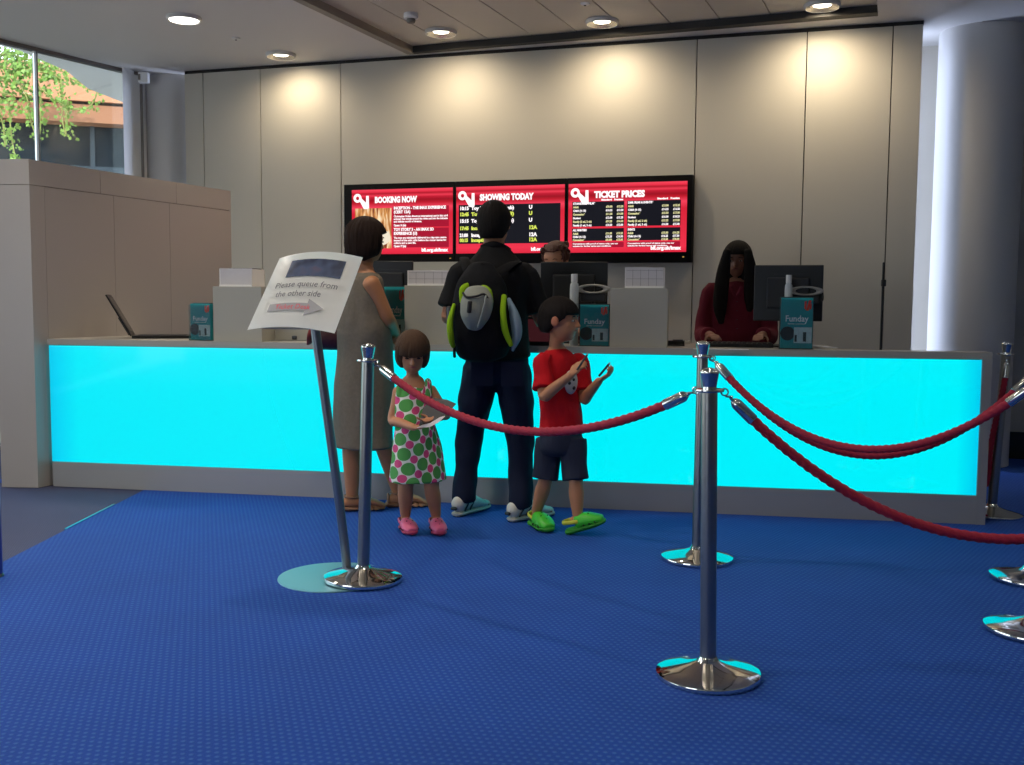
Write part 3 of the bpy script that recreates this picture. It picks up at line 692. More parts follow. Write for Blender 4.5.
def reader(px0, px1, y, Yd, label, rz):
    a = at(px0, y, Yd); b = at(px1, y, Yd); w_ = b.x-a.x; c = (a+b)/2; z = c.z-CT
    t = thing('card_reader', label, 'card reader', (c.x, c.y, CT), rz, 'card readers on stands')
    MB().torus((0, 0, 0), .5, .13, (0, 1, 0), 36, 10).build('grip_ring', mat('reader_grey', '#9c9a95', .4), t)
    t.children[-1].scale = (w_*.86, .12, .046); t.children[-1].location = (0, 0, z)
    MB().box((0, .012, z-.05), (w_*.8, .03, .05), bevel=.008).build('head', M_dark, t, False)
    MB().tube([(0, .02, 0), (0, .02, z-.04)], [.012, .012], seg=10).build('stand', M_dark, t)
    MB().lathe([(.05, 0), (.05, .008), (.02, .02)], 20, (0, .02, 0)).build('foot', M_dark, t)
    return t, w_, z
reader(577, 609, 289, 6.06, 'oval grey card reader above the leaflets by the boy', ca)
r_, w_, z_ = reader(790, 822, 291, 5.98, 'grey card reader above the leaflets by the right clerk', ca)
MB().tube([(w_*.5, 0, z_-.01), (w_*.52, .0, z_-.04), (w_*.5, 0, z_-.055)], [.006, .005, .006], seg=8).build('cord_end', M_black, r_)
p = cpt(677, 346.5); t = thing('desk_phone', 'black desk phone on the counter right of the last till housing', 'phone', (p.x, p.y+.16, CT), ca)
MB().prism([(-.07, -.09), (.07, -.09), (.07, .09), (-.07, .09)], 0, .03).build('base', M_black, t, False)
MB().tube([(-.05, -.08, .055), (-.05, 0, .07), (-.05, .08, .055)], [(.018, .014), (.013, .010), (.018, .014)], side=(1, 0, 0)).build('handset', M_black, t)
MB().box((.03, -.01, .032), (.06, .09, .006)).build('keypad', M_dark, t, False)
MB().tube([(-.05, -.09, .05), (-.09, -.12, .008), (-.02, -.15, .008), (.06, -.13, .008)], [.004]*4, seg=8).build('cord', M_black, t)
p = cpt(688, 344.5); t = thing('tape_roll', 'small pale tape roll lying beside the black desk phone', 'tape roll', (p.x, p.y+.09, CT), 0)
MB().lathe([(.032, 0), (.034, .008), (.034, .018), (.03, .022)], 24).build('roll', mat('tape', '#d8d4cc', .5), t); MB().lathe([(.014, .021), (.014, .0235)], 16).build('core', M_dark, t)
p = cpt(740, 348); t = thing('keyboard', 'black keyboard on the counter in front of the right clerk', 'keyboard', (p.x, p.y+.16, CT), ca)
MB().box((0, 0, .012), (.44, .16, .022), bevel=.005).build('case', M_black, t, False)
ks = MB()
for r0 in range(5):
    for k in range(15): ks.box((-.2+k*.0285, -.055+r0*.027, .0255), (.022, .021, .006))
ks.build('keys', M_dark, t, False)
p = cpt(722, 349.5); t = thing('paper_sheet', 'flat paper sheet lying in front of the keyboard', 'paper', (p.x, p.y+.03, CT), ca+.05)
MB().box((0, 0, .001), (.30, .07, .002)).build('sheet', M_paper, t, False)
p = cpt(822, 348.5); t = thing('desk_cable', 'white cable end lying right of the right leaflet holder', 'cable', (p.x, p.y+.05, CT), 0)
MB().tube([(-.06, 0, .006), (-.02, .01, .010), (.03, -.01, .006), (.09, -.04, .005)], [.006, .008, .006, .003], seg=8).build('lead', M_paper, t)
MB().box((-.065, 0, .008), (.03, .02, .014), bevel=.003).build('plug', M_paper, t, False)
# coloured items on the worktop beside the woman
p = cpt(398, 343); t = thing('leaflet_pile', 'dark pile of yellow printed leaflets by the second till housing', 'leaflets', (p.x-.015, p.y+.005, CT), ca)
MB().box((0, .02, .06), (.10, .02, .12)).build('cover', mat('pile_cover', '#1d1f22', .5), t, False)
MB().plate([(-.03, .05), (.0, .09), (.03, .07), (.01, .03)], .006, .011).build('yellow_print', mat('pile_yellow', '#c9a21e', .5), t, False)
MB().plate([(.01, .10), (.03, .113), (.04, .10), (.025, .085)], .006, .011).build('white_print', M_paper, t, False)
# screen of the ticket terminal lying right of the man
p = cpt(545, 347); t = thing('payment_tablet', 'dark tablet on the counter in front of the man in black', 'tablet', (p.x-.02, p.y+.16, CT), ca)
MB().box((0, 0, .085), (.17, .02, .17), bevel=.004).build('case', M_black, t, False)
MB().box((0, -.0115, .09), (.15, .002, .13)).build('display', emat('tablet_display', '#5a2a30', .35), t, False)
# ---------------------------------------------------------------- queue barrier
def stanchion(base, top, label, H_=1.008, k=1.0):
    t = thing('queue_post', label, 'queue post', (base.x, base.y, base.z), 0, 'chrome rope posts')
    lx, ly = top.x-base.x, top.y-base.y
    L_ = V((lx, ly, H_)).normalized(); R = V((0, 0, 1)).rotation_difference(L_).to_matrix()
    t.rotation_euler = R.to_euler(); t.scale = (1, 1, k)
    MB().lathe([(.155, 0), (.166, .003), (.167, .010), (.165, .017), (.150, .023), (.11, .031), (.06, .043), (.037, .052), (.034, .056)], 72).build('base', M_polish, t, ang=25)
    MB().lathe([(.034, .052), (.031, .06), (.027, .066)], 40).build('collar', M_polish, t)
    MB().lathe([(.0255, .05), (.0255, .918)], 40).build('pole', M_satin, t)
    MB().lathe([(.026, .912), (.046, .915), (.047, .919), (.046, .923), (.026, .926)], 40).build('ring_plate', M_chrome, t)
    MB().lathe([(.022, .924), (.0225, .93), (.030, .972), (.031, .977), (.029, .981), (.018, .987), (.006, .990)], 40).build('finial', M_chrome, t)
    return t
bN = on(708, 676); bL = on(363, 581); bF = on(697, 559.5); b1_ = on(1030, 580); b2_ = on(1032, 632); b3_ = on(991, 515)
def topat(px, py, b): return at(px, py, b.y)
tN = topat(709.5, 362, bN); tL = topat(368.5, 346, bL); tF = topat(703, 343, bF); t3 = topat(1008, 333, b3_)
t1 = V((b1_.x+.04, b1_.y, 1)); t2 = V((b2_.x+.03, b2_.y, 1))
bL.z = .0
S_N = stanchion(bN, tN, 'nearest chrome rope post, in the centre foreground')
S_L = stanchion(V((bL.x, bL.y, .006)), tL, 'chrome rope post left of the little girl, its base over the notice stand\'s disc', k=1.018)
S_F = stanchion(bF, tF, 'chrome rope post directly behind the nearest post', k=1.03)
S_1 = stanchion(b1_, t1, 'rope post mostly cut by the right edge, farther of the two bases there')
S_2 = stanchion(b2_, t2, 'rope post mostly cut by the right edge, nearer of the two bases there')
S_3 = stanchion(b3_, t3, 'rope post beyond the right end of the cyan counter')
def hookpt(b, t, dirv, z=.918):
    f = z/1.008; p = V((b.x+(t.x-b.x)*f, b.y+(t.y-b.y)*f, b.z+z)); d = V((dirv.x, dirv.y, 0)).normalized(); return p+d*.043
M_rope = mat('rope_red', '#9b1230', .75, bump=.35, bscale=220, vary=.12, vscale=40)
def rope(A, B, sag, label, mids=None, low=.5):
    t = thing('barrier_rope', label, 'rope', A, 0, 'red twisted barrier ropes')
    n = 26; pts = []
    if mids is None:
        for i in range(n+1):
            s_ = i/n; pts.append(A.lerp(B, s_)+V((0, 0, -4*sag*s_*(1-s_))))
    else:
        ctl = [tuple(A)]+[tuple(q) for q in mids]+[tuple(B)]
        for i in range(n+1): pts.append(V(crom(ctl, (len(ctl)-1)*i/n)))
    cum = [0]
    for i in range(n): cum.append(cum[-1]+(pts[i+1]-pts[i]).length)
    def s_at(d):
        for i in range(n):
            if cum[i+1] >= d: return pts[i].lerp(pts[i+1], (d-cum[i])/(cum[i+1]-cum[i]))
        return pts[-1]
    Lr = cum[-1]; h = .055; fl = .075
    N = int((Lr-2*h)/.006); P = [s_at(h+(Lr-2*h)*i/N)-A for i in range(N+1)]
    MB().tube(P, [.0155]*len(P), seg=18, sub=1, round_=.3, lobes=(3, .085, .09)).build('rope', M_rope, t, ang=80)
    for e0, e1, w0 in ((h-.012, h+fl, 0.0), (Lr-h+.012, Lr-h-fl, Lr)):
        a = s_at(e0)-A; b = s_at(e1)-A
        f = MB().tube([a, a.lerp(b, .12), a.lerp(b, .2), b], [.010, .0165, .018, .0185], seg=20, sub=1, round_=.25).build('ferrule', M_chrome, t)
        c = s_at(w0+(.0 if w0 == 0 else 0))-A; dd = (a-c).normalized() if (a-c).length > 1e-4 else V((0, 0, -1))
        hk = MB(); hk.torus(c+dd*.006, .011, .0028, V((dd.y, -dd.x, .2)), 16, 6); hk.torus(c+dd*.026, .010, .0026, (0, 0, 1), 16, 6)
        hk.tube([c+dd*.03, a], [.004, .006], seg=8, round_=.5)
        hk.build('hook', M_chrome, t)
    return t
rope(hookpt(bL, tL, tN-tL, .935), hookpt(bN, tN, tL-tN), .205, 'red twisted rope hanging in front of the girl and the boy')
far = V((2.42, 3.0, 1.0)); fb_ = V((2.42, 3.0, 0))
rope(hookpt(bN, tN, far-tN), hookpt(fb_, far, tN-far), .445, 'lowest red rope, running from the nearest post out of the photo at right')
rope(hookpt(bF, tF, t1-tF, .945), hookpt(b1_, t1, tF-t1), .415, 'red rope from the post behind, upper of the two close ones at right')
rope(hookpt(bF, tF, t2-tF, .945), hookpt(b2_, t2, tF-t2), .33, 'red rope from the post behind, lower of the two close ones at right')
cside = V((CA.x, CA.y, 0))+V((CD.x, CD.y, 0))*(CL-.16)+V((CN.x, CN.y, 0))*.143
A3 = hookpt(b3_, t3, V((-.3, -1, 0)))
rope(A3, V((cside.x, cside.y, .74)), 0, 'red rope hanging down beside the post at the counter\'s right end', mids=[at(1004, 385, 5.70), at(997, 415, 5.70), at(990, 450, 5.72), at(985, 485, 5.76), V((cside.x+.09, cside.y+.10, .42))])
# wall plate holding the loose rope end
t = thing('rope_wall_hook', 'small chrome hook plate behind the counter\'s right end', 'hook', (cside.x, cside.y-.018, .74), ca)
MB().box((0, .003, 0), (.04, .006, .05), bevel=.002).build('plate', M_chrome, t); MB().torus((0, .014, -.008), .010, .003, (1, 0, 0), 14, 6).build('eye', M_chrome, t)

# slim post cut by the left edge of the photo
p = on(-1, 576); t = thing('slim_post', 'slim blue-grey metal post cut by the left edge of the photo', 'post', (p.x-.004, p.y, 0))
MB().lathe([(.019, .0), (.019, .80), (.017, .806), (.008, .81)], 24).build('tube', mat('post_blue', '#4a5a9a', .3, .7), t)
MB().lathe([(.024, 0), (.024, .006), (.020, .012)], 40).build('foot', M_satin, t)

# ---------------------------------------------------------------- notice on a leaning stand
pb = on(347, 571); dc = on(334, 577.5)
t = thing('notice_stand', 'leaning steel stand with a tilted holder, left of the little girl', 'stand', (pb.x, pb.y, 0))
dcl = dc-pb
MB().lathe([(.236, 0), (.238, .002), (.237, .0055)], 72, (dcl.x, dcl.y, 0)).build('base_disc', mat('disc_steel_tinted', '#7fb4c0', .42, .6), t, ang=25)  # teal reflection of the cyan counter front is tinted into the steel
pt = at(316, 334, pb.y-.02)-pb; pm = at(335, 470, pb.y-.015)-pb; pq = at(344, 540, pb.y)-pb
MB().tube([(0, 0, .004), pq, pm, pt, pt+(pt-pm).normalized()*.10], [.020]*5, seg=20, sub=5, round_=.2).build('pole', mat('stand_pole', '#7d8288', .33, .85), t)
yaw = math.radians(-22); tilt = math.radians(35)
Wd, Hh = .415, .385
ctrp = at(304.5, 292.5, pb.y-.16)
wv = V((math.cos(yaw), math.sin(yaw), 0)); bk = V((-math.sin(yaw), math.cos(yaw), 0)); uv = bk*math.sin(tilt)+V((0, 0, 1))*math.cos(tilt)
Rn = Matrix((wv, uv.cross(wv).normalized(), uv)).transposed()
loc = ctrp-pb
hold = bpy.data.objects.new('tmp', None)
MH = Matrix.Translation(loc) @ Rn.to_4x4()
def xf(o): o.data.transform(MH); return o
xf(MB().box((0, .022, 0), (Wd-.03, .006, Hh-.05), bevel=.002).build('back_plate', M_satin, t, False))
xf(MB().box((.02, .04, -.08), (.07, .03, .10), bevel=.004).build('bracket', mat('bracket', '#5b5e62', .4, .6), t, False))
# the notice itself: a sheet bowed over the plate, corners lifting
sh = MB(); NX, NZ = 28, 20; grid = []
def bow(u, v): return .028*(2*u-1)**2*(.6+.4*v)-.012+.012*(1-v)*(u-.5)
for j in range(NZ+1):
    grid.append([sh.bm.verts.new(((i/NX-.5)*Wd, bow(i/NX, j/NZ), (j/NZ-.5)*Hh+.012*math.sin(i/NX*math.pi))) for i in range(NX+1)])
for j in range(NZ):
    for i in range(NX): sh.bm.faces.new((grid[j][i], grid[j][i+1], grid[j+1][i+1], grid[j+1][i]))
nt_ = thing('paper_notice', 'bowed white paper notice with a grey arrow on the tilted stand', 'sign', ctrp)
o = xf0 = None
MN = Rn.to_4x4()
def xn(o): o.data.transform(MN); return o
bmesh.ops.solidify(sh.bm, geom=sh.bm.faces[:], thickness=.0012)
xn(sh.build('sheet', mat('notice_paper', '#f4f4f0', .22, spec=.6), nt_, True))
def onsheet(o, e=.0014):                  # bend flat print onto the bowed sheet
    me = o.data
    bm = bmesh.new(); bm.from_mesh(me)
    bmesh.ops.triangulate(bm, faces=bm.faces[:])
    for _ in range(3):
        ed = [q for q in bm.edges if q.calc_length() > .02]
        if not ed: break
        bmesh.ops.subdivide_edges(bm, edges=ed, cuts=1, use_grid_fill=False); bmesh.ops.triangulate(bm, faces=bm.faces[:])
    for v in bm.verts:
        u = v.co.x/Wd+.5; k = v.co.z/Hh+.5; v.co.y += bow(u, k)-e-.0012; v.co.z += .012*math.sin(u*math.pi)
    bm.to_mesh(me); bm.free(); return xn(o)
pg = bpy.data.materials.new('notice_banner'); pg.use_nodes = True
n = pg.node_tree; b = n.nodes['Principled BSDF']; tc = n.nodes.new('ShaderNodeTexCoord'); t4 = n.nodes.new('ShaderNodeTexNoise'); t4.inputs['Scale'].default_value = 9
n.links.new(tc.outputs['Object'], t4.inputs['Vector']); r4 = n.nodes.new('ShaderNodeValToRGB'); e = r4.color_ramp.elements; e[0].position = .35; e[0].color = lin('#33384a'); e[1].position = .68; e[1].color = lin('#6d5560')
q = e.new(.5); q.color = lin('#4c566e'); n.links.new(t4.outputs[0], r4.inputs[0]); n.links.new(r4.outputs[0], b.inputs['Base Color']); b.inputs['Roughness'].default_value = .25
onsheet(MB().box((.015, 0, .108), (.265, .0004, .090)).build('banner_picture', pg, nt_, False))
M_ink = mat('grey_ink', '#77777c', .4); M_redink = mat('red_ink', '#d8505e', .4)
T = TX(); T.line('Please queue from', .0, .010, .042, 'CENTER', y=0, ext=.0001, width=.30); T.line('the other side', -.02, -.038, .042, 'CENTER', y=0, ext=.0001, width=.22); onsheet(T.build('notice_text', M_ink, nt_))
ar = MB().plate([(-.14, -.112), (.045, -.112), (.045, -.135), (.125, -.093), (.045, -.052), (.045, -.074), (-.14, -.074)], -.0002, .0002).build('arrow', mat('arrow_grey', '#98989b', .4), nt_, False); onsheet(ar)
T = TX(); T.line('Ticket Desk', -.02, -.104, .034, 'CENTER', y=-.0006, ext=.0001, width=.17); onsheet(T.build('arrow_text', M_redink, nt_), .002)
bpy.data.objects.remove(hold)
# ---------------------------------------------------------------- people
def hand(mb, w, d, n, s=1.0, curl=.5, thumb=1, k=1.0):
    """palm, four fingers of different length and a thumb; w wrist, d direction, n palm normal"""
    d = V(d).normalized(); n = V(n); n = (n-d*n.dot(d)).normalized(); sd = d.cross(n)*thumb
    L_ = .088*s
    mb.tube([w-d*.02*s, w+d*.015*s, w+d*L_*.55, w+d*L_], [(.025*s*k, .018*s*k), (.027*s*k, .016*s*k), (.038*s, .0145*s), (.036*s, .012*s)], side=sd, seg=14, sub=3, round_=.3)
    for i, (o, ln, rr) in enumerate(((.027, .066, .0088), (.009, .076, .0092), (-.009, .071, .0088), (-.026, .056, .0078))):
        b = w+d*(L_-.008*s)+sd*o*s; P = [b]; a = 0; dd = d
        for seg, kk in enumerate((.45, .32, .27)):
            a += curl*(.55+.15*i)*(1.0 if seg else .7)
            dd = d*math.cos(a)+n*math.sin(a); P.append(P[-1]+dd*ln*s*kk+sd*o*.08*s)
        mb.tube(P, [rr*s, rr*s*.97, rr*s*.9, rr*s*.78], seg=8, sub=2)
    b = w+d*.022*s+sd*.026*s
    t1_ = (d*.62+sd*.7+n*.30).normalized(); t2_ = (d*.85+sd*.25+n*.45).normalized()
    mb.tube([b-t1_*.01*s, b+t1_*.034*s, b+t1_*.034*s+t2_*.030*s, b+t1_*.034*s+t2_*.052*s], [.0125*s, .0115*s, .010*s, .008*s], seg=8, sub=2)
def head(mb, c, h, f, up=(0, 0, 1), w=1.0):
    R = frame(f, up); r, fw, u = R.col[0], R.col[1], R.col[2]
    mb.ell(c+u*h*.09-fw*h*.04, (.345*h*w, .425*h, .40*h), f, up, 28)
    mb.ell(c-u*h*.17+fw*h*.10, (.27*h*w, .29*h, .32*h), f, up, 22)
    mb.ell(c-u*h*.37+fw*h*.24, (.11*h*w, .10*h, .085*h), f, up, 14)       # chin
    for s_ in (-1, 1):
        mb.ell(c-u*h*.10+fw*h*.20+r*s_*h*.155, (.11*h, .12*h, .12*h), f, up, 12)   # cheeks
        mb.ell(c-u*h*.03-fw*h*.03+r*s_*h*.345*w, (.035*h, .075*h, .115*h), f, up, 12)   # ears
        mb.ell(c+u*h*.075+fw*h*.31+r*s_*h*.12, (.10*h, .045*h, .035*h), f, up, 10)    # brows
    mb.tube([c+u*h*.05+fw*h*.36, c-u*h*.07+fw*h*.42, c-u*h*.115+fw*h*.445], [.032*h, .042*h, .05*h], seg=10, sub=2)
    mb.ell(c-u*h*.125+fw*h*.41, (.075*h, .045*h, .035*h), f, up, 10)
    return r, fw, u
def face(root, c, h, f, up=(0, 0, 1), lip='#a0564a', closed=False, iris='#2a1a12', brow='#1d1512'):
    R = frame(f, up); r, fw, u = R.col[0], R.col[1], R.col[2]
    for s_ in (-1, 1):
        e = c+u*h*.005+fw*h*.335+r*s_*h*.135
        if not closed:
            ew = MB().ell(e, (.046*h, .040*h, .022*h), f, up, 14).build('eye', mat('eye_white', '#a8a099', .3), root)
            MB().ell(e+fw*h*.030, (.024*h, .014*h, .022*h), f, up, 12).build('iris', mat('iris'+iris, iris, .2), ew)
        else: MB().ell(e, (.055*h, .045*h, .020*h), f, up, 12).build('eyelid', mat('lash', '#241a16', .7), root)
        MB().tube([e+u*h*.085-r*s_*h*.06+fw*h*.028, e+u*h*.105+fw*h*.032, e+u*h*.085+r*s_*h*.07-fw*h*.0], [.008*h, .014*h, .007*h], seg=8, sub=3).build('eyebrow', mat('brow'+brow, brow, .9), root)
    m_ = c-u*h*.225+fw*h*.385
    MB().tube([m_-r*h*.10-fw*h*.035, m_+u*h*.008, m_+r*h*.10-fw*h*.035], [.008*h, .021*h, .008*h], seg=8, sub=4).build('lips', mat('lips'+lip, lip, .5), root)
def hair(root, c, h, f, m, up=(0, 0, 1), length=.45, front=55, fringe=.12, scale=1.1, back=0.0, flare=.35, amp=.02, w=1.0, low=None, name='hair'):
    """cap of hair around the skull, opened at the face; length is how far it hangs below the centre"""
    R = frame(f, up); r, fw, u = R.col[0], R.col[1], R.col[2]
    bm = bmesh.new(); NA, NP = 120, 54; rings = []
    c0 = c+u*h*.09-fw*h*(.04+back)
    for j in range(NP+1):
        ph = math.pi/2-math.pi*j/NP*.97; ring = []
        for i in range(NA):
            A = 2*math.pi*i/NA; az = abs((math.degrees(A)+180) % 360-180)           # 0 = front
            if ph >= 0: hz = math.cos(ph); z = math.sin(ph)*.40*h*scale
            else:
                k = -ph/(math.pi/2); hz = math.cos(ph)**flare if ph > -1.45 else math.cos(-1.45)**flare*(1-(k-.92)*9 if k > .92 else 1)
                lo = length if low is None else length+(low-length)*min(1, max(0, (az-60)/60))
                z = -(lo*h)*k
            x = math.sin(A)*.345*h*w*scale*hz; y = math.cos(A)*.425*h*scale*hz
            zz = z/h
            fz = max(0, min(1, (front+8-az)/16))*max(0, min(1, (fringe-zz)/.05))
            q = 1-.36*fz
            st_ = noise.noise(V((math.cos(A)*9, math.sin(A)*9, zz*1.6)))*amp+noise.noise(V((math.cos(A)*26, math.sin(A)*26, zz*3)))*amp*.6
            q *= 1+st_*(1-fz)
            ring.append(bm.verts.new(c0+r*x*q+fw*y*q+u*(z*(1 if not fz else 1))))
        rings.append(ring)
    for j in range(NP):
        for i in range(NA): bm.faces.new((rings[j][i], rings[j][(i+1) % NA], rings[j+1][(i+1) % NA], rings[j+1][i]))
    bm.faces.new(rings[-1]); bm.faces.new(rings[0][::-1])
    mb = MB(); mb.bm.free(); mb.bm = bm
    return mb.build(name, m, root, ang=180)
def leg(mb, hip, kn, an, s=1.0, th=.082, kr=.055, cr=.058, ar=.036):
    hip, kn, an = V(hip), V(kn), V(an)
    mb.tube([hip, hip.lerp(kn, .45), kn, kn.lerp(an, .35), an], [th*s, th*.88*s, kr*s, cr*s, ar*s], seg=16, sub=4)
def foot(mb, an, toe, s=1.0):
    an, toe = V(an), V(toe); d = (toe-an); d.z = 0; d.normalize(); sd = V((d.y, -d.x, 0))
    z = an.z; heel = an-d*.045*s; heel.z = z-.045*s
    mb.tube([heel, V((an.x, an.y, z-.04*s)), an.lerp(toe, .6)+V((0, 0, .0)), toe], [(.032*s, .030*s), (.036*s, .036*s), (.043*s, .022*s), (.038*s, .015*s)], side=sd, sub=3)
def arm(mb, sh, el, wr, s=1.0, a=.046, e=.038, f=.037, w_=.025):
    sh, el, wr = V(sh), V(el), V(wr)
    mb.tube([sh, sh.lerp(el, .5), el, el.lerp(wr, .3), wr], [a*s, a*.92*s, e*s, f*s, w_*s], seg=14, sub=4)
def mm(name, c, **k): return mat(name, c, .85, bump=.25, bscale=180, spec=.2, **k)
def wp(o, b): return o-b

# ---- man in black with a backpack, seen from behind
Ym = 5.62
A_ = lambda px, py, Y=Ym: at(px, py, Y)
base = V((-.09, 5.66, 0)); man = thing('person', 'person in a black shirt and dark jeans, seen from behind, wearing a backpack', 'person', base)
q = lambda px, py, Y=Ym: at(px, py, Y)-base
fd_ = V((.12, 1, 0)).normalized()
skin = mat('skin_tan', '#a8704f', .55, vary=.05, vscale=20); hc = q(494.5, 224, 5.66)
hL, hR = q(481, 366, 5.64), q(512, 366, 5.66)
kL, kR = q(470, 432, 5.70), q(520, 436, 5.62)
aL, aR = q(464, 491, 5.64), q(521, 497, 5.50)
tL_, tR_ = V((aL.x+.11, aL.y+.17, .03)), V((aR.x+.15, aR.y+.13, .03))
shL, shR = q(461, 275, 5.62), q(526, 277, 5.66)
elL, elR = q(448, 316, 5.60), q(541, 320, 5.66)
wrL, wrR = q(462, 322, 5.84), q(545, 322, 5.86)
aL.z = .10; aR.z = .10
mb = MB()
R3 = head(mb, hc, .240, V((.25, 1, 0)))
mb.tube([q(494, 240, 5.66), q(493, 262, 5.65)], [.058, .066], seg=16)
mb.tube([q(494, 258, 5.65), q(494, 275, 5.64), q(494, 310, 5.64), q(495, 340, 5.64), q(496, 357, 5.65)], [(.10, .07), (.17, .10), (.155, .105), (.14, .10), (.14, .10)], side=(1, 0, 0), seg=24)
for a_, b_, c_, d_2 in ((shL, elL, wrL, 1), (shR, elR, wrR, -1)): arm(mb, a_, b_, c_, 1.02)
hand(mb, wrL, V((.25, 1, 0)), V((0, 0, -1)), 1.0, .2, 1); hand(mb, wrR, V((-.1, 1, 0)), V((0, 0, -1)), 1.0, .2, -1)
leg(mb, hL, kL, aL, 1.0); leg(mb, hR, kR, aR, 1.0); foot(mb, aL, tL_); foot(mb, aR, tR_)
mb.fuse('body', skin, man, .007)
M_hblack = mat('hair_black', '#15110f', .75, spec=.15, bump=.4, bscale=40, stretch=(6, 6, 1))
hair(man, hc, .240, V((.25, 1, 0)), M_hblack, length=.10, front=72, fringe=.25, scale=1.14, flare=.13, amp=.02, low=.46)
face(man, hc, .235, V((.25, 1, 0)))
M_shirt = mm('shirt_black', '#131315'); mb = MB()
mb.tube([q(493, 247, 5.65), q(494, 262, 5.64), q(494, 277, 5.63), q(494, 305, 5.63), q(496, 335, 5.64), q(497, 357, 5.65)], [(.075, .07), (.145, .09), (.205, .12), (.19, .13), (.18, .13), (.19, .14)], side=(1, 0, 0), seg=28, round_=.15)
for a_, b_ in ((shL, elL), (shR, elR)):
    e_ = a_.lerp(b_, .80)
    mb.tube([a_.lerp(V((0, a_.y, a_.z)), .25)+V((0, 0, .005)), a_, a_.lerp(b_, .45), e_], [(.07, .07), (.072, .075), (.070, .072), (.074, .078)], seg=18, round_=.1)
mb.fuse('shirt', M_shirt, man, .007, amp=.006, freq=11, stretch=(1, 1, .6))
MB().tube([q(483, 248, 5.62), q(493, 245, 5.58), q(503, 248, 5.61), q(508, 251, 5.66)], [(.012, .022)]*4, side=(0, 1, .3), seg=10).build('collar', M_shirt, man)
M_jeans = mm('jeans', '#161d33', vary=.2, vscale=9); mb = MB()
mb.tube([q(497, 345, 5.65), q(497, 362, 5.65), q(497, 374, 5.65)], [(.165, .12), (.178, .13), (.165, .12)], side=(1, 0, 0), seg=24, round_=.4)
for hh, kk, aa in ((hL, kL, aL), (hR, kR, aR)):
    dn = V((aa.x, aa.y, .088))
    mb.tube([hh+V((0, 0, -.01)), hh.lerp(kk, .5), kk, kk.lerp(aa, .5), V((aa.x, aa.y, .14)), dn], [.102, .098, .080, .069, .068, .070], seg=18, sub=4, round_=.1)
mb.fuse('jeans', M_jeans, man, .008, amp=.010, freq=9, stretch=(1, 1, .7))
for k_ in (-1, 1):
    c_ = q(497+k_*15, 374, 5.50); MB().box(c_, (.12, .008, .13), bevel=.003).build('pocket', M_jeans, man)
def sneaker(an, toe):
    an = V(an); toe = V(toe); d = toe-an; d.z = 0; d.normalize(); sd = V((d.y, -d.x, 0)); h0 = V((an.x, an.y, 0))-d*.065; L_ = .285
    s_ = MB().tube([h0+V((0, 0, .016)), h0+d*.08+V((0, 0, .016)), h0+d*.20+V((0, 0, .016)), h0+d*L_+V((0, 0, .016))], [(.036, .0155), (.038, .0155), (.048, .0155), (.034, .0155)], side=sd, seg=20).build('shoe_sole', mat('sole_white', '#b8b6ac', .6), man)
    u_ = MB(); u_.tube([h0+d*.01+V((0, 0, .066)), h0+d*.07+V((0, 0, .078)), h0+d*.15+V((0, 0, .060)), h0+d*.22+V((0, 0, .042)), h0+d*(L_-.01)+V((0, 0, .034))], [(.040, .046), (.044, .052), (.046, .040), (.044, .026), (.032, .018)], side=sd, seg=20)
    o_ = u_.build('shoe', mat('shoe_white', '#cfcdc2', .55, vary=.1), man)
    for k_ in (0, 1): MB().tube([h0+d*(.02+.05*k_)+sd*.040+V((0, 0, .035)), h0+d*(.05+.05*k_)+sd*.043+V((0, 0, .075))], [.005, .005], seg=8).build('shoe_stripe', mat('shoe_stripe', '#23282c', .5), o_)
    MB().tube([h0-d*.03+V((0, 0, .05))+sd*.012, h0-d*.03+V((0, 0, .05))-sd*.012], [.010, .010], seg=8).build('heel_tab', mat('shoe_stripe', '#23282c'), o_)
sneaker(aL, tL_); sneaker(aR, tR_)

# ---- backpack
bp = q(482, 320, 5.40)+base; pack = thing('backpack', 'black and lime green backpack with a grey pocket, worn by the man in black', 'backpack', bp)
k_ = lambda px, py, Y=5.40: at(px, py, Y)-bp
mb = MB()
mb.tube([k_(481, 268, 5.46), k_(481, 285, 5.43), k_(481, 310, 5.42), k_(482, 335, 5.42), k_(483, 352, 5.44)], [(.075, .05), (.13, .085), (.155, .10), (.16, .10), (.14, .08)], side=(1, 0, 0), seg=28, round_=.5)
mb.fuse('main_compartment', mm('pack_black', '#0d0e12'), pack, .007, amp=.004)
mb = MB(); mb.tube([k_(477, 291, 5.31), k_(477, 302, 5.29), k_(475, 316, 5.29), k_(474, 326, 5.32)], [(.065, .04), (.085, .05), (.075, .05), (.045, .035)], side=(1, 0, 0), seg=24, round_=.5)
pkt = mb.fuse('front_pocket', mm('pack_grey', '#8f9288'), pack, .006, amp=.003)
MB().tube([k_(463, 293, 5.27), k_(467, 297, 5.255), k_(477, 296, 5.235), k_(484, 294, 5.25), k_(489, 300, 5.27)], [.006]*5, seg=8).build('zip', M_dark, pkt)
MB().tube([k_(478, 327, 5.25), k_(483, 310, 5.225), k_(486, 296, 5.24)], [(.006, .004)]*3, seg=8).build('seam_fold', mat('pack_pale', '#a9aba2', .7), pkt)
MB().tube([k_(470, 302, 5.225), k_(469, 312, 5.225)], [(.012, .005)]*2, side=(1, 0, 0), seg=8).build('zip_pull', M_dark, pkt)
M_lime = mm('lime', '#8fb81c')
for P_ in ([k_(462, 302, 5.32), k_(463, 290, 5.335), k_(468, 286, 5.36)], [k_(491, 302, 5.31), k_(488, 291, 5.32), k_(482, 286, 5.36)]):
    MB().tube(P_, [(.014, .010), (.022, .014), (.018, .012)], seg=12).build('lime_strap', M_lime, pack)
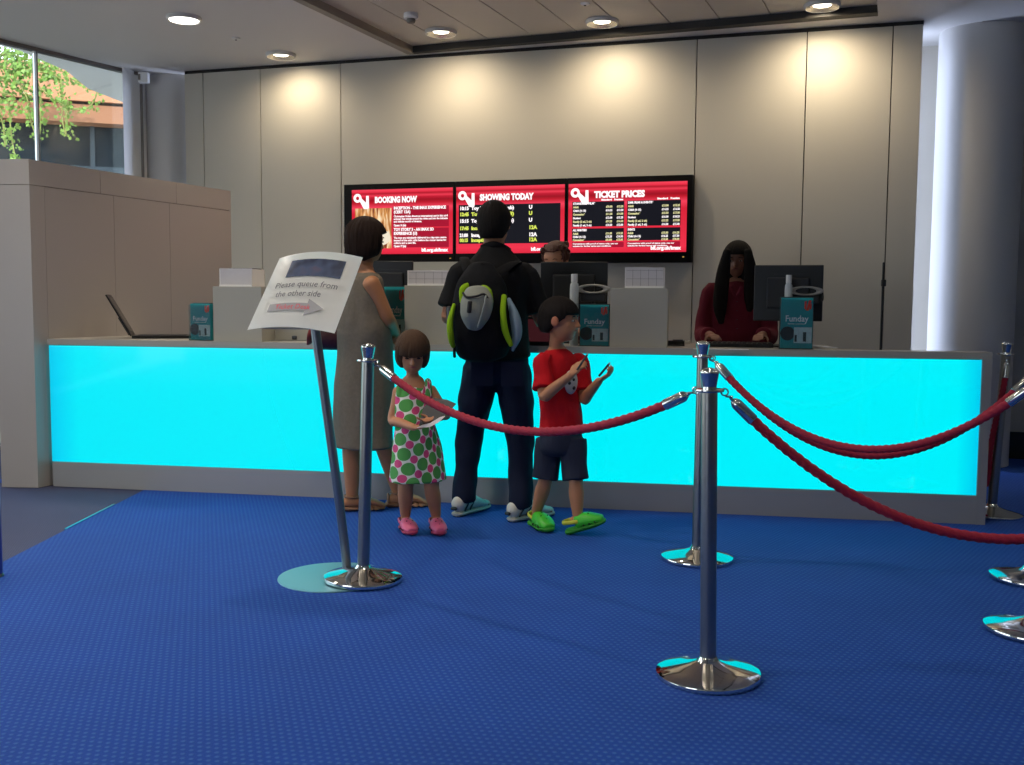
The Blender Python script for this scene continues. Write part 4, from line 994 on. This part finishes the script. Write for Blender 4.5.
MB().tube([k_(454, 305, 5.36), k_(450, 322, 5.345), k_(451, 338, 5.35), k_(453, 346, 5.37)], [(.010, .012), (.016, .014), (.017, .014), (.012, .012)], side=(1, 0, 0), seg=12).build('lime_panel', M_lime, pack)
MB().tube([k_(504, 296, 5.35), k_(503, 312, 5.325), k_(505, 330, 5.325), k_(511, 345, 5.35)], [(.014, .010), (.016, .012), (.017, .012), (.012, .010)], side=(1, 0, 0), seg=12).build('lime_panel', M_lime, pack)
MB().tube([k_(509, 300, 5.40), k_(515, 318, 5.38), k_(517, 335, 5.38), k_(513, 349, 5.40)], [(.012, .02), (.028, .03), (.026, .03), (.010, .02)], side=(1, 0, 0), seg=14).build('side_pocket', mm('pack_blue', '#7f93a3'), pack)
MB().tube([k_(448.5, 308, 5.40), k_(449, 322, 5.39)], [(.006, .02), (.006, .02)], seg=8).build('buckle', M_dark, pack)
for P_ in ([k_(470, 276, 5.46), k_(466, 265, 5.50), k_(464, 258, 5.57), k_(464, 262, 5.70)], [k_(494, 276, 5.46), k_(508, 266, 5.50), k_(517, 262, 5.57), k_(517, 266, 5.72)]):
    MB().tube(P_, [(.026, .007)]*4, side=(1, 0, 0), seg=10).build('shoulder_strap', mm('strap_black', '#101012'), pack)
MB().tube([k_(474, 272, 5.42), k_(482, 264, 5.42), k_(490, 272, 5.42)], [.008]*3, seg=8).build('grab_handle', mm('strap_black', '#101012'), pack)
for x_ in (455, 517): MB().tube([k_(x_, 344, 5.40), k_(x_-.6, 352, 5.38), k_(x_-.4, 357, 5.39)], [(.008, .003)]*3, side=(1, 0, 0), seg=8).build('strap_tail', mm('strap_black', '#101012'), pack)

# ---- woman in the grey dress, three-quarter from behind
base = V((-.87, 5.78, 0)); wom = thing('person', 'person with dark bobbed hair in a grey sleeveless dress, at the counter behind the notice', 'person', base)
Yw = 5.72; q = lambda px, py, Y=Yw: at(px, py, Y)-base
hf = V((.75, .66, -.05)); hc = q(367, 241); hs = .235
sd = V((.80, -.60, 0))                    # her own left-to-right axis, seen at an angle
aL, aR = q(352, 497, 5.72), q(398, 497, 5.84); aL.z = .09; aR.z = .09
tLw = V((aL.x+.17, aL.y+.05, .025)); tRw = V((aR.x+.15, aR.y+.03, .025))
hL, hR = q(358, 362, 5.74), q(374, 362, 5.78); kL, kR = q(352, 433, 5.72), q(380, 430, 5.78)
shR = q(371, 283, 5.62); shL = q(349, 282, 5.84); elR, wrR = q(387, 318, 5.66), q(396, 333, 5.80)
elL, wrL = q(341, 325, 5.86), q(352, 335, 6.0)
mb = MB(); head(mb, hc, hs, hf); mb.tube([q(366, 252), q(362, 272)], [.05, .056], seg=14)
mb.tube([q(361, 270), q(361, 285), q(362, 315), q(364, 345), q(366, 366, 5.76)], [(.09, .05), (.135, .075), (.125, .09), (.12, .09), (.155, .11)], side=sd, seg=22)
arm(mb, shR, elR, wrR, 1.08); arm(mb, shL, elL, wrL, 1.0); hand(mb, wrR, V((.35, .25, -1)), V((-.5, .8, 0)), .92, .25, -1); hand(mb, wrL, V((.3, 1, -.1)), V((0, 0, -1)), .92, .25, 1)
leg(mb, hL, kL, aL, .95); leg(mb, hR, kR, aR, .95); foot(mb, aL, tLw, .95); foot(mb, aR, tRw, .95)
mb.fuse('body', mat('skin_woman', '#b0764f', .55, vary=.05, vscale=20), wom, .007)
M_hbrown = mat('hair_dark_brown', '#241812', .75, spec=.15, bump=.4, bscale=40, stretch=(6, 6, 1), vary=.3, vscale=20)
hair(wom, hc, hs, hf, M_hbrown, length=.46, front=58, fringe=.12, scale=1.24, flare=.16, amp=.07, low=.62)
face(wom, hc, hs, hf)
M_dress = mm('dress_grey', '#6d6458', vary=.2, vscale=60); mb = MB()
mb.tube([q(361, 273), q(361, 283), q(362, 317), q(364, 330, 5.73), q(365, 360, 5.76), q(364, 400, 5.76), q(363, 430, 5.76), q(363, 446, 5.76)],
        [(.11, .07), (.148, .10), (.148, .12), (.165, .135), (.172, .145), (.180, .155), (.185, .16), (.195, .165)], side=sd, seg=30, sub=5, round_=.05)
mb.fuse('dress', M_dress, wom, .007, amp=.010, freq=10, stretch=(1, 1, .35))
M_tan = mat('sandal_tan', '#8a6248', .6)
def sandal(an, toe, root, s=.95):
    an = V(an); d = V(toe)-an; d.z = 0; d.normalize(); sd2 = V((d.y, -d.x, 0)); h0 = V((an.x, an.y, 0))-d*.06*s
    so = MB().tube([h0+V((0, 0, .018)), h0+d*.12+V((0, 0, .014)), h0+d*.24*s+V((0, 0, .012))], [(.034, .017), (.036, .012), (.036, .011)], side=sd2, seg=16).build('sandal', M_tan, root)
    for o_, z_ in ((.165, .040), (.20, .034)): MB().tube([h0+d*o_*s-sd2*.046+V((0, 0, .012)), h0+d*o_*s+V((0, 0, z_)), h0+d*o_*s+sd2*.046+V((0, 0, .012))], [(.014, .004)]*3, side=d, seg=8, sub=5).build('sandal_strap', M_tan, so)
    MB().torus(V((an.x, an.y, .085)), .041, .006, V((.1, 0, 1)), 20, 8).build('ankle_strap', M_tan, so)
    MB().tube([h0+V((0, 0, .02)), h0+V((0, 0, .07))], [(.03, .008)]*2, side=sd2, seg=10).build('heel_cup', M_tan, so)
sandal(aL, tLw, wom); sandal(aR, tRw, wom)
p = at(325, 343, 5.80); t = thing('handbag', 'dark maroon handbag hanging beside the woman in grey, behind the notice pole', 'handbag', p)
mb = MB(); mb.tube([(-.05, .0, .03), (0, 0, .035), (.10, 0, .03)], [(.07, .05), (.075, .055), (.07, .05)], side=(0, 0, 1), seg=18, round_=.5); mb.fuse('bag_body', mat('bag_maroon', '#3a1618', .35), t, .006, amp=.003)
MB().tube([(-.085, -.02, .0), (-.075, -.05, .05), (-.06, -.02, .09)], [(.02, .008)]*3, seg=10).build('red_flap', mat('bag_red', '#8e3a36', .4), t)
MB().tube([(-.06, 0, .09), (.0, .06, .26), (.08, .03, .42), (.12, 0, .40)], [.007]*4, seg=8).build('strap', mat('bag_maroon', '#3a1618'), t)

# ---- little girl facing the camera
base = V((-.44, 5.2, 0)); girl = thing('person', 'small person with a brown bob in a green and pink polka dot dress, looking down', 'person', base)
Yg = 5.2; q = lambda px, py, Y=Yg: at(px, py, Y)-base
hc = q(412.5, 352.5, 5.18); hs = .208; hf = V((.12, -1, -.42))
aL, aR = q(405.5, 515, 5.22), q(436, 513, 5.22); aL.z = .085; aR.z = .085
tgL = V((aL.x+.045, aL.y-.11, .02)); tgR = V((aR.x+.03, aR.y-.11, .02))
hL, hR = q(408, 458), q(431, 458); kL, kR = q(405.5, 487, 5.18), q(431.5, 486, 5.18)
shL, shR = q(398, 391, 5.21), q(431, 390, 5.21); elL, elR = q(392.5, 420, 5.19), q(446, 414, 5.17)
wrL, wrR = q(414, 427.5, 5.05), q(434, 419, 5.02)
mb = MB(); head(mb, hc, hs, hf); mb.tube([q(412, 366, 5.2), q(413, 381, 5.21)], [.030, .033], seg=14)
mb.tube([q(413, 382, 5.21), q(413, 390, 5.21), q(414, 412, 5.21), q(415, 435, 5.21), q(418, 462, 5.21)], [(.06, .04), (.092, .055), (.082, .062), (.085, .07), (.095, .075)], side=(1, 0, 0), seg=20)
for a_, b_, c_ in ((shL, elL, wrL), (shR, elR, wrR)): arm(mb, a_, b_, c_, 1, .028, .026, .025, .018)
hand(mb, wrL, V((.75, -.45, .1)), V((.1, -.3, 1)), .62, .5, -1); hand(mb, wrR, V((-.75, -.40, -.1)), V((0, -.3, 1)), .62, .5, 1)
for a_, b_, c_ in ((hL, kL, aL), (hR, kR, aR)): leg(mb, a_, b_, c_, 1, .055, .040, .040, .026)
foot(mb, aL, tgL, .62); foot(mb, aR, tgR, .62)
mb.fuse('body', mat('skin_child', '#b57a55', .55, vary=.05, vscale=20), girl, .005, 2)
M_hgirl = mat('hair_brown', '#4a3628', .75, spec=.15, bump=.4, bscale=40, stretch=(6, 6, 1), vary=.3, vscale=20)
hair(girl, hc, hs, hf, M_hgirl, length=.46, front=46, fringe=-.02, scale=1.17, flare=.12, amp=.05, w=1.06, low=.52)
face(girl, hc, hs, hf, closed=True, lip='#b06058', brow='#3c2a20')
def polka():
    m = bpy.data.materials.new('polka_dots'); m.use_nodes = True; n = m.node_tree; b = n.nodes['Principled BSDF']; L = n.links.new
    tc = n.nodes.new('ShaderNodeTexCoord'); sp = n.nodes.new('ShaderNodeSeparateXYZ'); L(tc.outputs['Object'], sp.inputs[0])
    def ma(op, a, b_=None):
        x = n.nodes.new('ShaderNodeMath'); x.operation = op
        for i, v in enumerate((a, b_)):
            if v is None: continue
            if isinstance(v, (int, float)): x.inputs[i].default_value = v
            else: L(v, x.inputs[i])
        return x.outputs[0]
    u0 = ma('MULTIPLY', ma('ARCTAN2', sp.outputs[0], ma('MULTIPLY', sp.outputs[1], -1)), .12/.078); v0 = ma('MULTIPLY', sp.outputs[2], 1/.078)
    u = ma('ADD', ma('MULTIPLY', u0, .94), ma('MULTIPLY', v0, .34)); v = ma('SUBTRACT', ma('MULTIPLY', v0, .94), ma('MULTIPLY', u0, .34))
    def dist(o):
        du, dv = ma('SUBTRACT', ma('FRACT', ma('ADD', u, o)), .5), ma('SUBTRACT', ma('FRACT', ma('ADD', v, o)), .5)
        return ma('SQRT', ma('ADD', ma('MULTIPLY', du, du), ma('MULTIPLY', dv, dv)))
    gg = ma('LESS_THAN', dist(0.0), .42); gp = ma('LESS_THAN', dist(.5), .265)
    c1 = n.nodes.new('ShaderNodeMix'); c1.data_type = 'RGBA'; c1.inputs[6].default_value = lin('#e6e2d8'); c1.inputs[7].default_value = lin('#4f9a48'); L(gg, c1.inputs[0])
    c2 = n.nodes.new('ShaderNodeMix'); c2.data_type = 'RGBA'; L(c1.outputs[2], c2.inputs[6]); c2.inputs[7].default_value = lin('#d8487c'); L(gp, c2.inputs[0])
    L(c2.outputs[2], b.inputs['Base Color']); b.inputs['Roughness'].default_value = .85; return m
mb = MB()
mb.tube([q(413, 386, 5.205), q(413, 393, 5.205), q(413.5, 410, 5.205), q(415, 425, 5.205), q(416.5, 445, 5.21), q(418, 480, 5.21)], [(.078, .045), (.092, .064), (.098, .078), (.102, .085), (.125, .10), (.148, .12)], side=(1, 0, 0), seg=30, sub=5, round_=.05)
for x_ in (400, 428): mb.tube([q(x_, 383, 5.205), q(x_, 388, 5.185), q(x_, 396, 5.17)], [(.018, .034), (.020, .03), (.020, .02)], side=(1, 0, 0), seg=12)
mb.fuse('dress', polka(), girl, .005, 2, amp=.006, freq=14, stretch=(1, 1, .3))
def clog(root, an, toe, s, mname, c, c2, tilt=0.0, strap=None):
    an = V(an); d = V(toe)-an; d.z = 0; d.normalize(); sd2 = V((d.y, -d.x, 0)); up = V((0, 0, 1))
    if tilt:
        Rt = Matrix.Rotation(-tilt, 3, sd2); 
    else: Rt = Matrix.Identity(3)
    o0 = V((an.x, an.y, max(0, an.z-.085*s/.62)))-d*.028
    P = lambda a, z, e=0.0: o0+Rt @ (d*(a-0.0)+up*z+sd2*e)
    k = s/.62
    c0 = MB().tube([P(-.008*k, .016*k), P(.05*k, .015*k), P(.11*k, .015*k), P(.145*k, .017*k)], [(.030*k, .015*k), (.032*k, .015*k), (.042*k, .015*k), (.030*k, .013*k)], side=sd2, seg=18).build('clog_sole', mat(mname+'_sole', c2, .6), root)
    u_ = MB().tube([P(.040*k, .044*k), P(.08*k, .042*k), P(.115*k, .034*k), P(.146*k, .027*k)], [(.034*k, .034*k), (.041*k, .034*k), (.042*k, .027*k), (.029*k, .018*k)], side=sd2, seg=20, round_=.4).build('clog', mat(mname, c, .45), root)
    hl = MB()
    for a, e, z in ((.075, 0, .076), (.10, .015, .068), (.10, -.015, .068), (.122, 0, .057), (.125, .02, .048), (.125, -.02, .048), (.14, .0, .043)):
        hl.ell(P(a*k, z*k, e*k), (.0042*k, .0042*k, .003*k), None, None, 8)
    for a in (.07, .095, .12):
        for e in (-1, 1): hl.ell(P(a*k, .028*k, e*.0405*k), (.0045*k, .0045*k, .005*k), None, None, 8)
    hl.build('vent_holes', mat(mname+'_hole', tuple(x*.12 for x in lin(c)[:3])+(1,), .8), u_)
    MB().tube([P(.045*k, .05*k, .034*k), P(.0, .058*k, .030*k), P(-.022*k, .060*k, 0), P(.0, .058*k, -.030*k), P(.045*k, .05*k, -.034*k)], [(.009*k, .004*k)]*5, side=up, seg=8).build('heel_strap', mat(mname+'_strap', strap or c, .45), root)
clog(girl, aL, tgL, .62, 'pink_clog', '#e4648a', '#b83a5c'); clog(girl, aR, tgR, .62, 'pink_clog', '#e4648a', '#b83a5c')
# open booklet in her hands
p = at(432, 421, 5.0); t = thing('booklet', 'open booklet with a white underside held by the girl in the polka dot dress', 'booklet', p)
o_ = lambda x, y, Y: at(x, y, Y)-p
def sheet3(pts, th=.004):
    m_ = MB(); a_ = [m_.bm.verts.new(v) for v in pts]; b_ = [m_.bm.verts.new(v+V((0, th, th*.3))) for v in pts]; k = len(pts)
    m_.bm.faces.new(a_); m_.bm.faces.new(b_[::-1])
    for i in range(k): m_.bm.faces.new((a_[i], a_[(i+1) % k], b_[(i+1) % k], b_[i]))
    return m_
sheet3([o_(419, 426, 5.0), o_(430, 424, 4.99), o_(440, 418, 4.99), o_(450, 411, 5.0), o_(456, 404, 5.02), o_(447, 400, 5.06), o_(434, 398, 5.09), o_(423, 408, 5.07)]).build('dark_cover', mat('booklet_dark', '#2b2a2c', .5), t, False)
sheet3([o_(417, 428, 4.985), o_(430, 427, 4.975), o_(439, 422, 4.975), o_(445, 416.5, 4.98), o_(440, 417.5, 4.985), o_(430, 423.5, 4.985), o_(422, 425.5, 4.99)], .006).build('pages', mat('booklet_white', '#d8d0d0', .5), t, False)

# ---- boy in red, stepping to the right
base = V((.26, 5.25, 0)); boy = thing('person', 'small person in a red t-shirt, dark shorts and lime green clogs, stepping to the right', 'person', base)
Yb = 5.25; q = lambda px, py, Y=Yb: at(px, py, Y)-base
hc = q(560, 320, 5.24); hs = .226; hf = V((.96, -.30, -.05)); sd = V((.72, .69, 0)) # chest axis
aL, aR = q(536.5, 516, 5.33), q(577.5, 521, 5.17); aL.z = .085; aR.z = .10
tbL = V((aL.x+.06, aL.y-.13, .02)); tbR = V((aR.x+.14, aR.y-.03, .05))
hL, hR = q(549, 446, 5.28), q(573, 446, 5.23); kL, kR = q(545, 481, 5.27), q(576, 482, 5.19)
sdb = V((.82, .57, 0))
shL, shR = q(542, 362, 5.18), q(580, 362, 5.32); elL, wrL = q(544, 396, 5.10), q(571, 375, 4.99)
elR, wrR = q(584, 399, 5.24), q(599, 381, 5.12)
mb = MB(); head(mb, hc, hs, hf); mb.tube([q(557, 330, 5.25), q(556, 352, 5.26)], [.036, .038], seg=14)
mb.tube([q(557, 352, 5.26), q(558, 362, 5.26), q(559, 390, 5.25), q(561, 418, 5.25), q(561, 434, 5.25)], [(.06, .045), (.10, .06), (.09, .068), (.090, .07), (.085, .065)], side=sdb, seg=20)
for a_, b_, c_ in ((shL, elL, wrL), (shR, elR, wrR)): arm(mb, a_, b_, c_, 1, .034, .029, .029, .020)
hand(mb, wrL, V((.65, -.2, .75)), V((.55, .6, -.4)), .70, .75, 1); hand(mb, wrR, V((.75, -.3, .55)), V((-.5, .3, .6)), .70, .75, -1)
for a_, b_, c_ in ((hL, kL, aL), (hR, kR, aR)): leg(mb, a_, b_, c_, 1, .058, .037, .040, .026)
foot(mb, aL, aL.lerp(tbL, .75), .62); foot(mb, aR, V((aR.x+.085, aR.y-.02, .075)), .60)
mb.fuse('body', mat('skin_child', '#b57a55', .55), boy, .005, 2)
M_hboy = mat('hair_boy', '#1a1412', .75, spec=.15, bump=.4, bscale=40, stretch=(6, 6, 1))
hair(boy, hc, hs, hf, M_hboy, length=.06, front=52, fringe=.06, scale=1.13, flare=.12, amp=.035, w=1.05, low=.42)
for s_ in (-1, 1):
    R_ = frame(hf); MB().ell(hc-R_.col[2]*hs*.03-R_.col[1]*hs*.01+R_.col[0]*s_*hs*.40, (.02*hs*1.4, .085*hs, .12*hs), hf, None, 14).build('ear', mat('skin_ear', '#b0684a', .5), boy)
face(boy, hc, hs, hf, lip='#a85a4c')
M_red = mm('shirt_red', '#b8101c'); mb = MB()
mb.tube([q(556.5, 349, 5.26), q(557, 355, 5.26), q(558, 366, 5.255), q(559, 392, 5.25), q(561, 415, 5.25), q(561, 430, 5.25)], [(.055, .05), (.095, .06), (.118, .078), (.115, .088), (.118, .095), (.125, .10)], side=sdb, seg=26, sub=5, round_=.08)
for a_, b_ in ((shL, elL), (shR, elR)):
    mb.tube([a_.lerp(V((q(558, 362).x, a_.y, a_.z)), .4), a_, a_.lerp(b_, .45), a_.lerp(b_, .78)], [.042, .046, .048, .056], seg=16, round_=.1)
mb.fuse('t_shirt', M_red, boy, .005, 2, amp=.006, freq=13, stretch=(1, 1, .6))
# print on the chest: an oval badge with dark blotches
fr = V((sdb.y, -sdb.x, 0)); Rb = Matrix((sdb, -fr, V((0, 0, 1)))).transposed()
c_ = q(571, 382, 5.155)
pr = MB().ell(c_, (.042, .012, .062), -fr, None, 20).build('chest_print', mat('print_pale', '#b9b4ac', .7, vary=.25, vscale=60), boy)
for dx, dz in ((-.01, .03), (.008, .012), (-.016, -.004), (.012, -.03)): MB().ell(c_+sdb*dx+V((0, 0, dz))+fr*.0085, (.011, .005, .010), -fr, None, 10).build('print_blotch', mat('print_dark', '#1e1c1e', .7), pr)
M_short = mm('shorts', '#2c3040', vary=.15, vscale=12); mb = MB()
mb.tube([q(561, 420, 5.25), q(561, 436, 5.25), q(561, 448, 5.25)], [(.10, .085), (.118, .098), (.115, .095)], side=sdb, seg=22, round_=.4)
for hh, kk in ((hL, kL), (hR, kR)): mb.tube([hh+V((0, 0, .035)), hh.lerp(kk, .5), hh.lerp(kk, .93)], [.072, .069, .069], seg=18, round_=.06)
mb.fuse('shorts', M_short, boy, .005, 2, amp=.007, freq=12, stretch=(1, 1, .5))
clog(boy, aL, tbL, .74, 'green_clog', '#3fbf2a', '#2c8e1e', strap='#c8c83a'); clog(boy, V((aR.x, aR.y, .10)), tbR, .74, 'green_clog', '#3fbf2a', '#2c8e1e', tilt=math.radians(-20), strap='#c8c83a')
for nm, lb, a_, b_ in (('pencil', 'dark pencil held up in the boy\'s right hand, near his chest', at(577, 370, 4.95), at(587, 355, 4.94)), ('pencil', 'dark pencil pointing right in the boy\'s left hand', at(599, 376, 5.06), at(609, 364, 5.03))):
    t = thing(nm, lb, 'pencil', a_)
    d_ = (b_-a_); MB().tube([(0, 0, 0), d_], [.0055, .0055], seg=6, round_=0).build('barrel', mat('pencil_dark', '#20252b', .4), t, False)
    MB().tube([d_, d_*1.12], [.0055, .0015], seg=6, round_=0).build('tip', mat('pencil_tip', '#8fa7b0', .5), t, False)

# ---- clerks behind the counter
def clerk(px, ptop, Yc, skin_c, shirt_c, shirt_n, hf, label, rz, wr, S_=1.0):
    top = at(px, ptop, Yc); base = V((top.x, Yc, 0)); t = thing('person', label, 'person', base)
    H_ = top.z; hs = .228; hc = V((0, 0, H_-.13)); f = V((math.sin(rz), -math.cos(rz), 0)); s_ = V((math.cos(rz), math.sin(rz), 0))
    zs = H_-.31; mb = MB(); head(mb, hc, hs, hf); mb.tube([hc-V((0, 0, .08))-f*.01, V((0, 0, zs+.03))-f*.02], [.048, .055])
    mb.tube([V((0, 0, zs+.02)), V((0, 0, zs-.05)), V((0, 0, zs-.25)), V((0, 0, zs-.42)), V((0, 0, zs-.56))], [(.09, .06), (.155, .09), (.13, .10), (.13, .10), (.16, .115)], side=s_, seg=22)
    shs = [s_*k*.165+V((0, 0, zs-.035)) for k in (-1, 1)]; els = [s_*k*.215+f*.03+V((0, 0, zs-.30)) for k in (-1, 1)]
    wrs = [V(w_)-base for w_ in wr]
    for a_, b_, c_ in zip(shs, els, wrs): arm(mb, a_, b_, c_, .95)
    for k, c_ in zip((-1, 1), wrs): hand(mb, c_, f+s_*(-k*.2), V((0, 0, -1)), .92, .35, k)
    hp = [s_*k*.09+V((0, 0, zs-.58)) for k in (-1, 1)]; kn = [s_*k*.10+f*.02+V((0, 0, .46)) for k in (-1, 1)]; an = [s_*k*.11-f*.0+V((0, 0, .09)) for k in (-1, 1)]
    for a_, b_, c_ in zip(hp, kn, an): leg(mb, a_, b_, c_, .95); foot(mb, c_, c_+f*.16-V((0, 0, .06)), .95)
    mb.fuse('body', mat('skin'+skin_c, skin_c, .5), t, .008)
    M_s = mm(shirt_n, shirt_c); mb = MB()
    mb.tube([V((0, 0, zs+.045)), V((0, 0, zs+.01)), V((0, 0, zs-.06)), V((0, 0, zs-.25)), V((0, 0, zs-.42)), V((0, 0, zs-.60))], [(.06, .055), (.12, .08), (.185, .115), (.165, .125), (.165, .125), (.185, .14)], side=s_, seg=26, round_=.1)
    for a_, b_, c_ in zip(shs, els, wrs): mb.tube([a_.lerp(V((0, 0, a_.z)), .3), a_, b_, b_.lerp(c_, .7)], [.062, .062, .058, .05], seg=16, round_=.1)
    mb.fuse('shirt', M_s, t, .008, amp=.006, freq=10)
    mb = MB(); mb.tube([V((0, 0, zs-.50)), V((0, 0, zs-.60))], [(.165, .12), (.17, .125)], side=s_, seg=20)
    for a_, b_, c_ in zip(hp, kn, an): mb.tube([a_, b_, V((c_.x, c_.y, .05))], [.095, .075, .07], seg=16, round_=.1)
    mb.fuse('trousers', mm('trousers_black', '#17171a'), t, .009, amp=.005)
    for c_ in an: MB().tube([V((c_.x, c_.y, .04))-f*.05, V((c_.x, c_.y, .045))+f*.06, V((c_.x, c_.y, .03))+f*.19], [(.036, .038), (.04, .04), (.036, .026)], side=s_).build('shoe', M_black, t)
    return t, hc, hs, base
w1 = [cpt(552, 344.6)+V((-.10, .06, .05)), cpt(585, 344.6)+V((.05, .10, .05))]
hf1 = V((-.45, -.88, -.30)); wA = V((.18, 6.52, 1.0)); wB = V((.42, 6.50, 1.0))
t, hc, hs, base = clerk(556, 240, 6.92, '#b98466', '#5a1a24', 'shirt_maroon', hf1, 'person with curly auburn hair, mostly hidden behind the middle monitor', -.2, [wA, wB])
M_hau = mat('hair_auburn', '#4a2214', .6, bump=.6, bscale=60)
hair(t, hc, hs, hf1, M_hau, length=.20, front=60, fringe=.24, scale=1.14, flare=.15, amp=.10)
face(t, hc, hs, hf1, iris='#3a2a1c', brow='#4a2a1c')
for k in range(26):
    random.seed(k); A = random.uniform(.3, 2.9)*(1 if k % 2 else -1); R_ = frame(hf1); z_ = random.uniform(.1, .42)
    MB().torus(hc+R_.col[0]*math.sin(A)*hs*.37+R_.col[1]*math.cos(A)*hs*.40-R_.col[1]*hs*.05+R_.col[2]*hs*z_, .016, .006, (random.random(), random.random(), random.random()), 12, 6).build('curl', M_hau, t) if k < 14 else None
hf2 = V((-.35, -.92, -.12))
t, hc, hs, base = clerk(738, 240, 6.72, '#7a4d3a', '#5e1626', 'shirt_wine', hf2, 'person with long black hair and a wine red shirt behind the counter at right', -.15, [at(712, 336, 6.30), at(760, 336, 6.26)])
hair(t, hc, hs, hf2, M_hblack, length=.70, front=40, fringe=.12, scale=1.20, flare=.08, amp=.05, low=.95)
face(t, hc, hs, hf2, lip='#6e3434')
for pp in ([(727, 252), (723, 275), (720, 305), (721, 322)], [(748, 252), (751, 275), (751, 298), (749, 310)]):
    P_ = [at(x, y, 6.60)-base+V((0, 0, 0)) for x, y in pp]
    MB().tube(P_, [(.025, .03), (.045, .03), (.045, .03), (.02, .015)], side=(1, 0, 0), seg=18).build('hair_lock', M_hblack, t)
MB().tube([at(731, 287, 6.56)-base, at(736, 296, 6.555)-base, at(741, 287, 6.56)-base], [(.012, .006)]*3, seg=8).build('collar', MATS['shirt_wine'], t)
for k in range(4): MB().lathe([(.006, 0), (.006, .003)], 10, at(737, 302+k*9, 6.58)-base).build('button', M_dark, t)
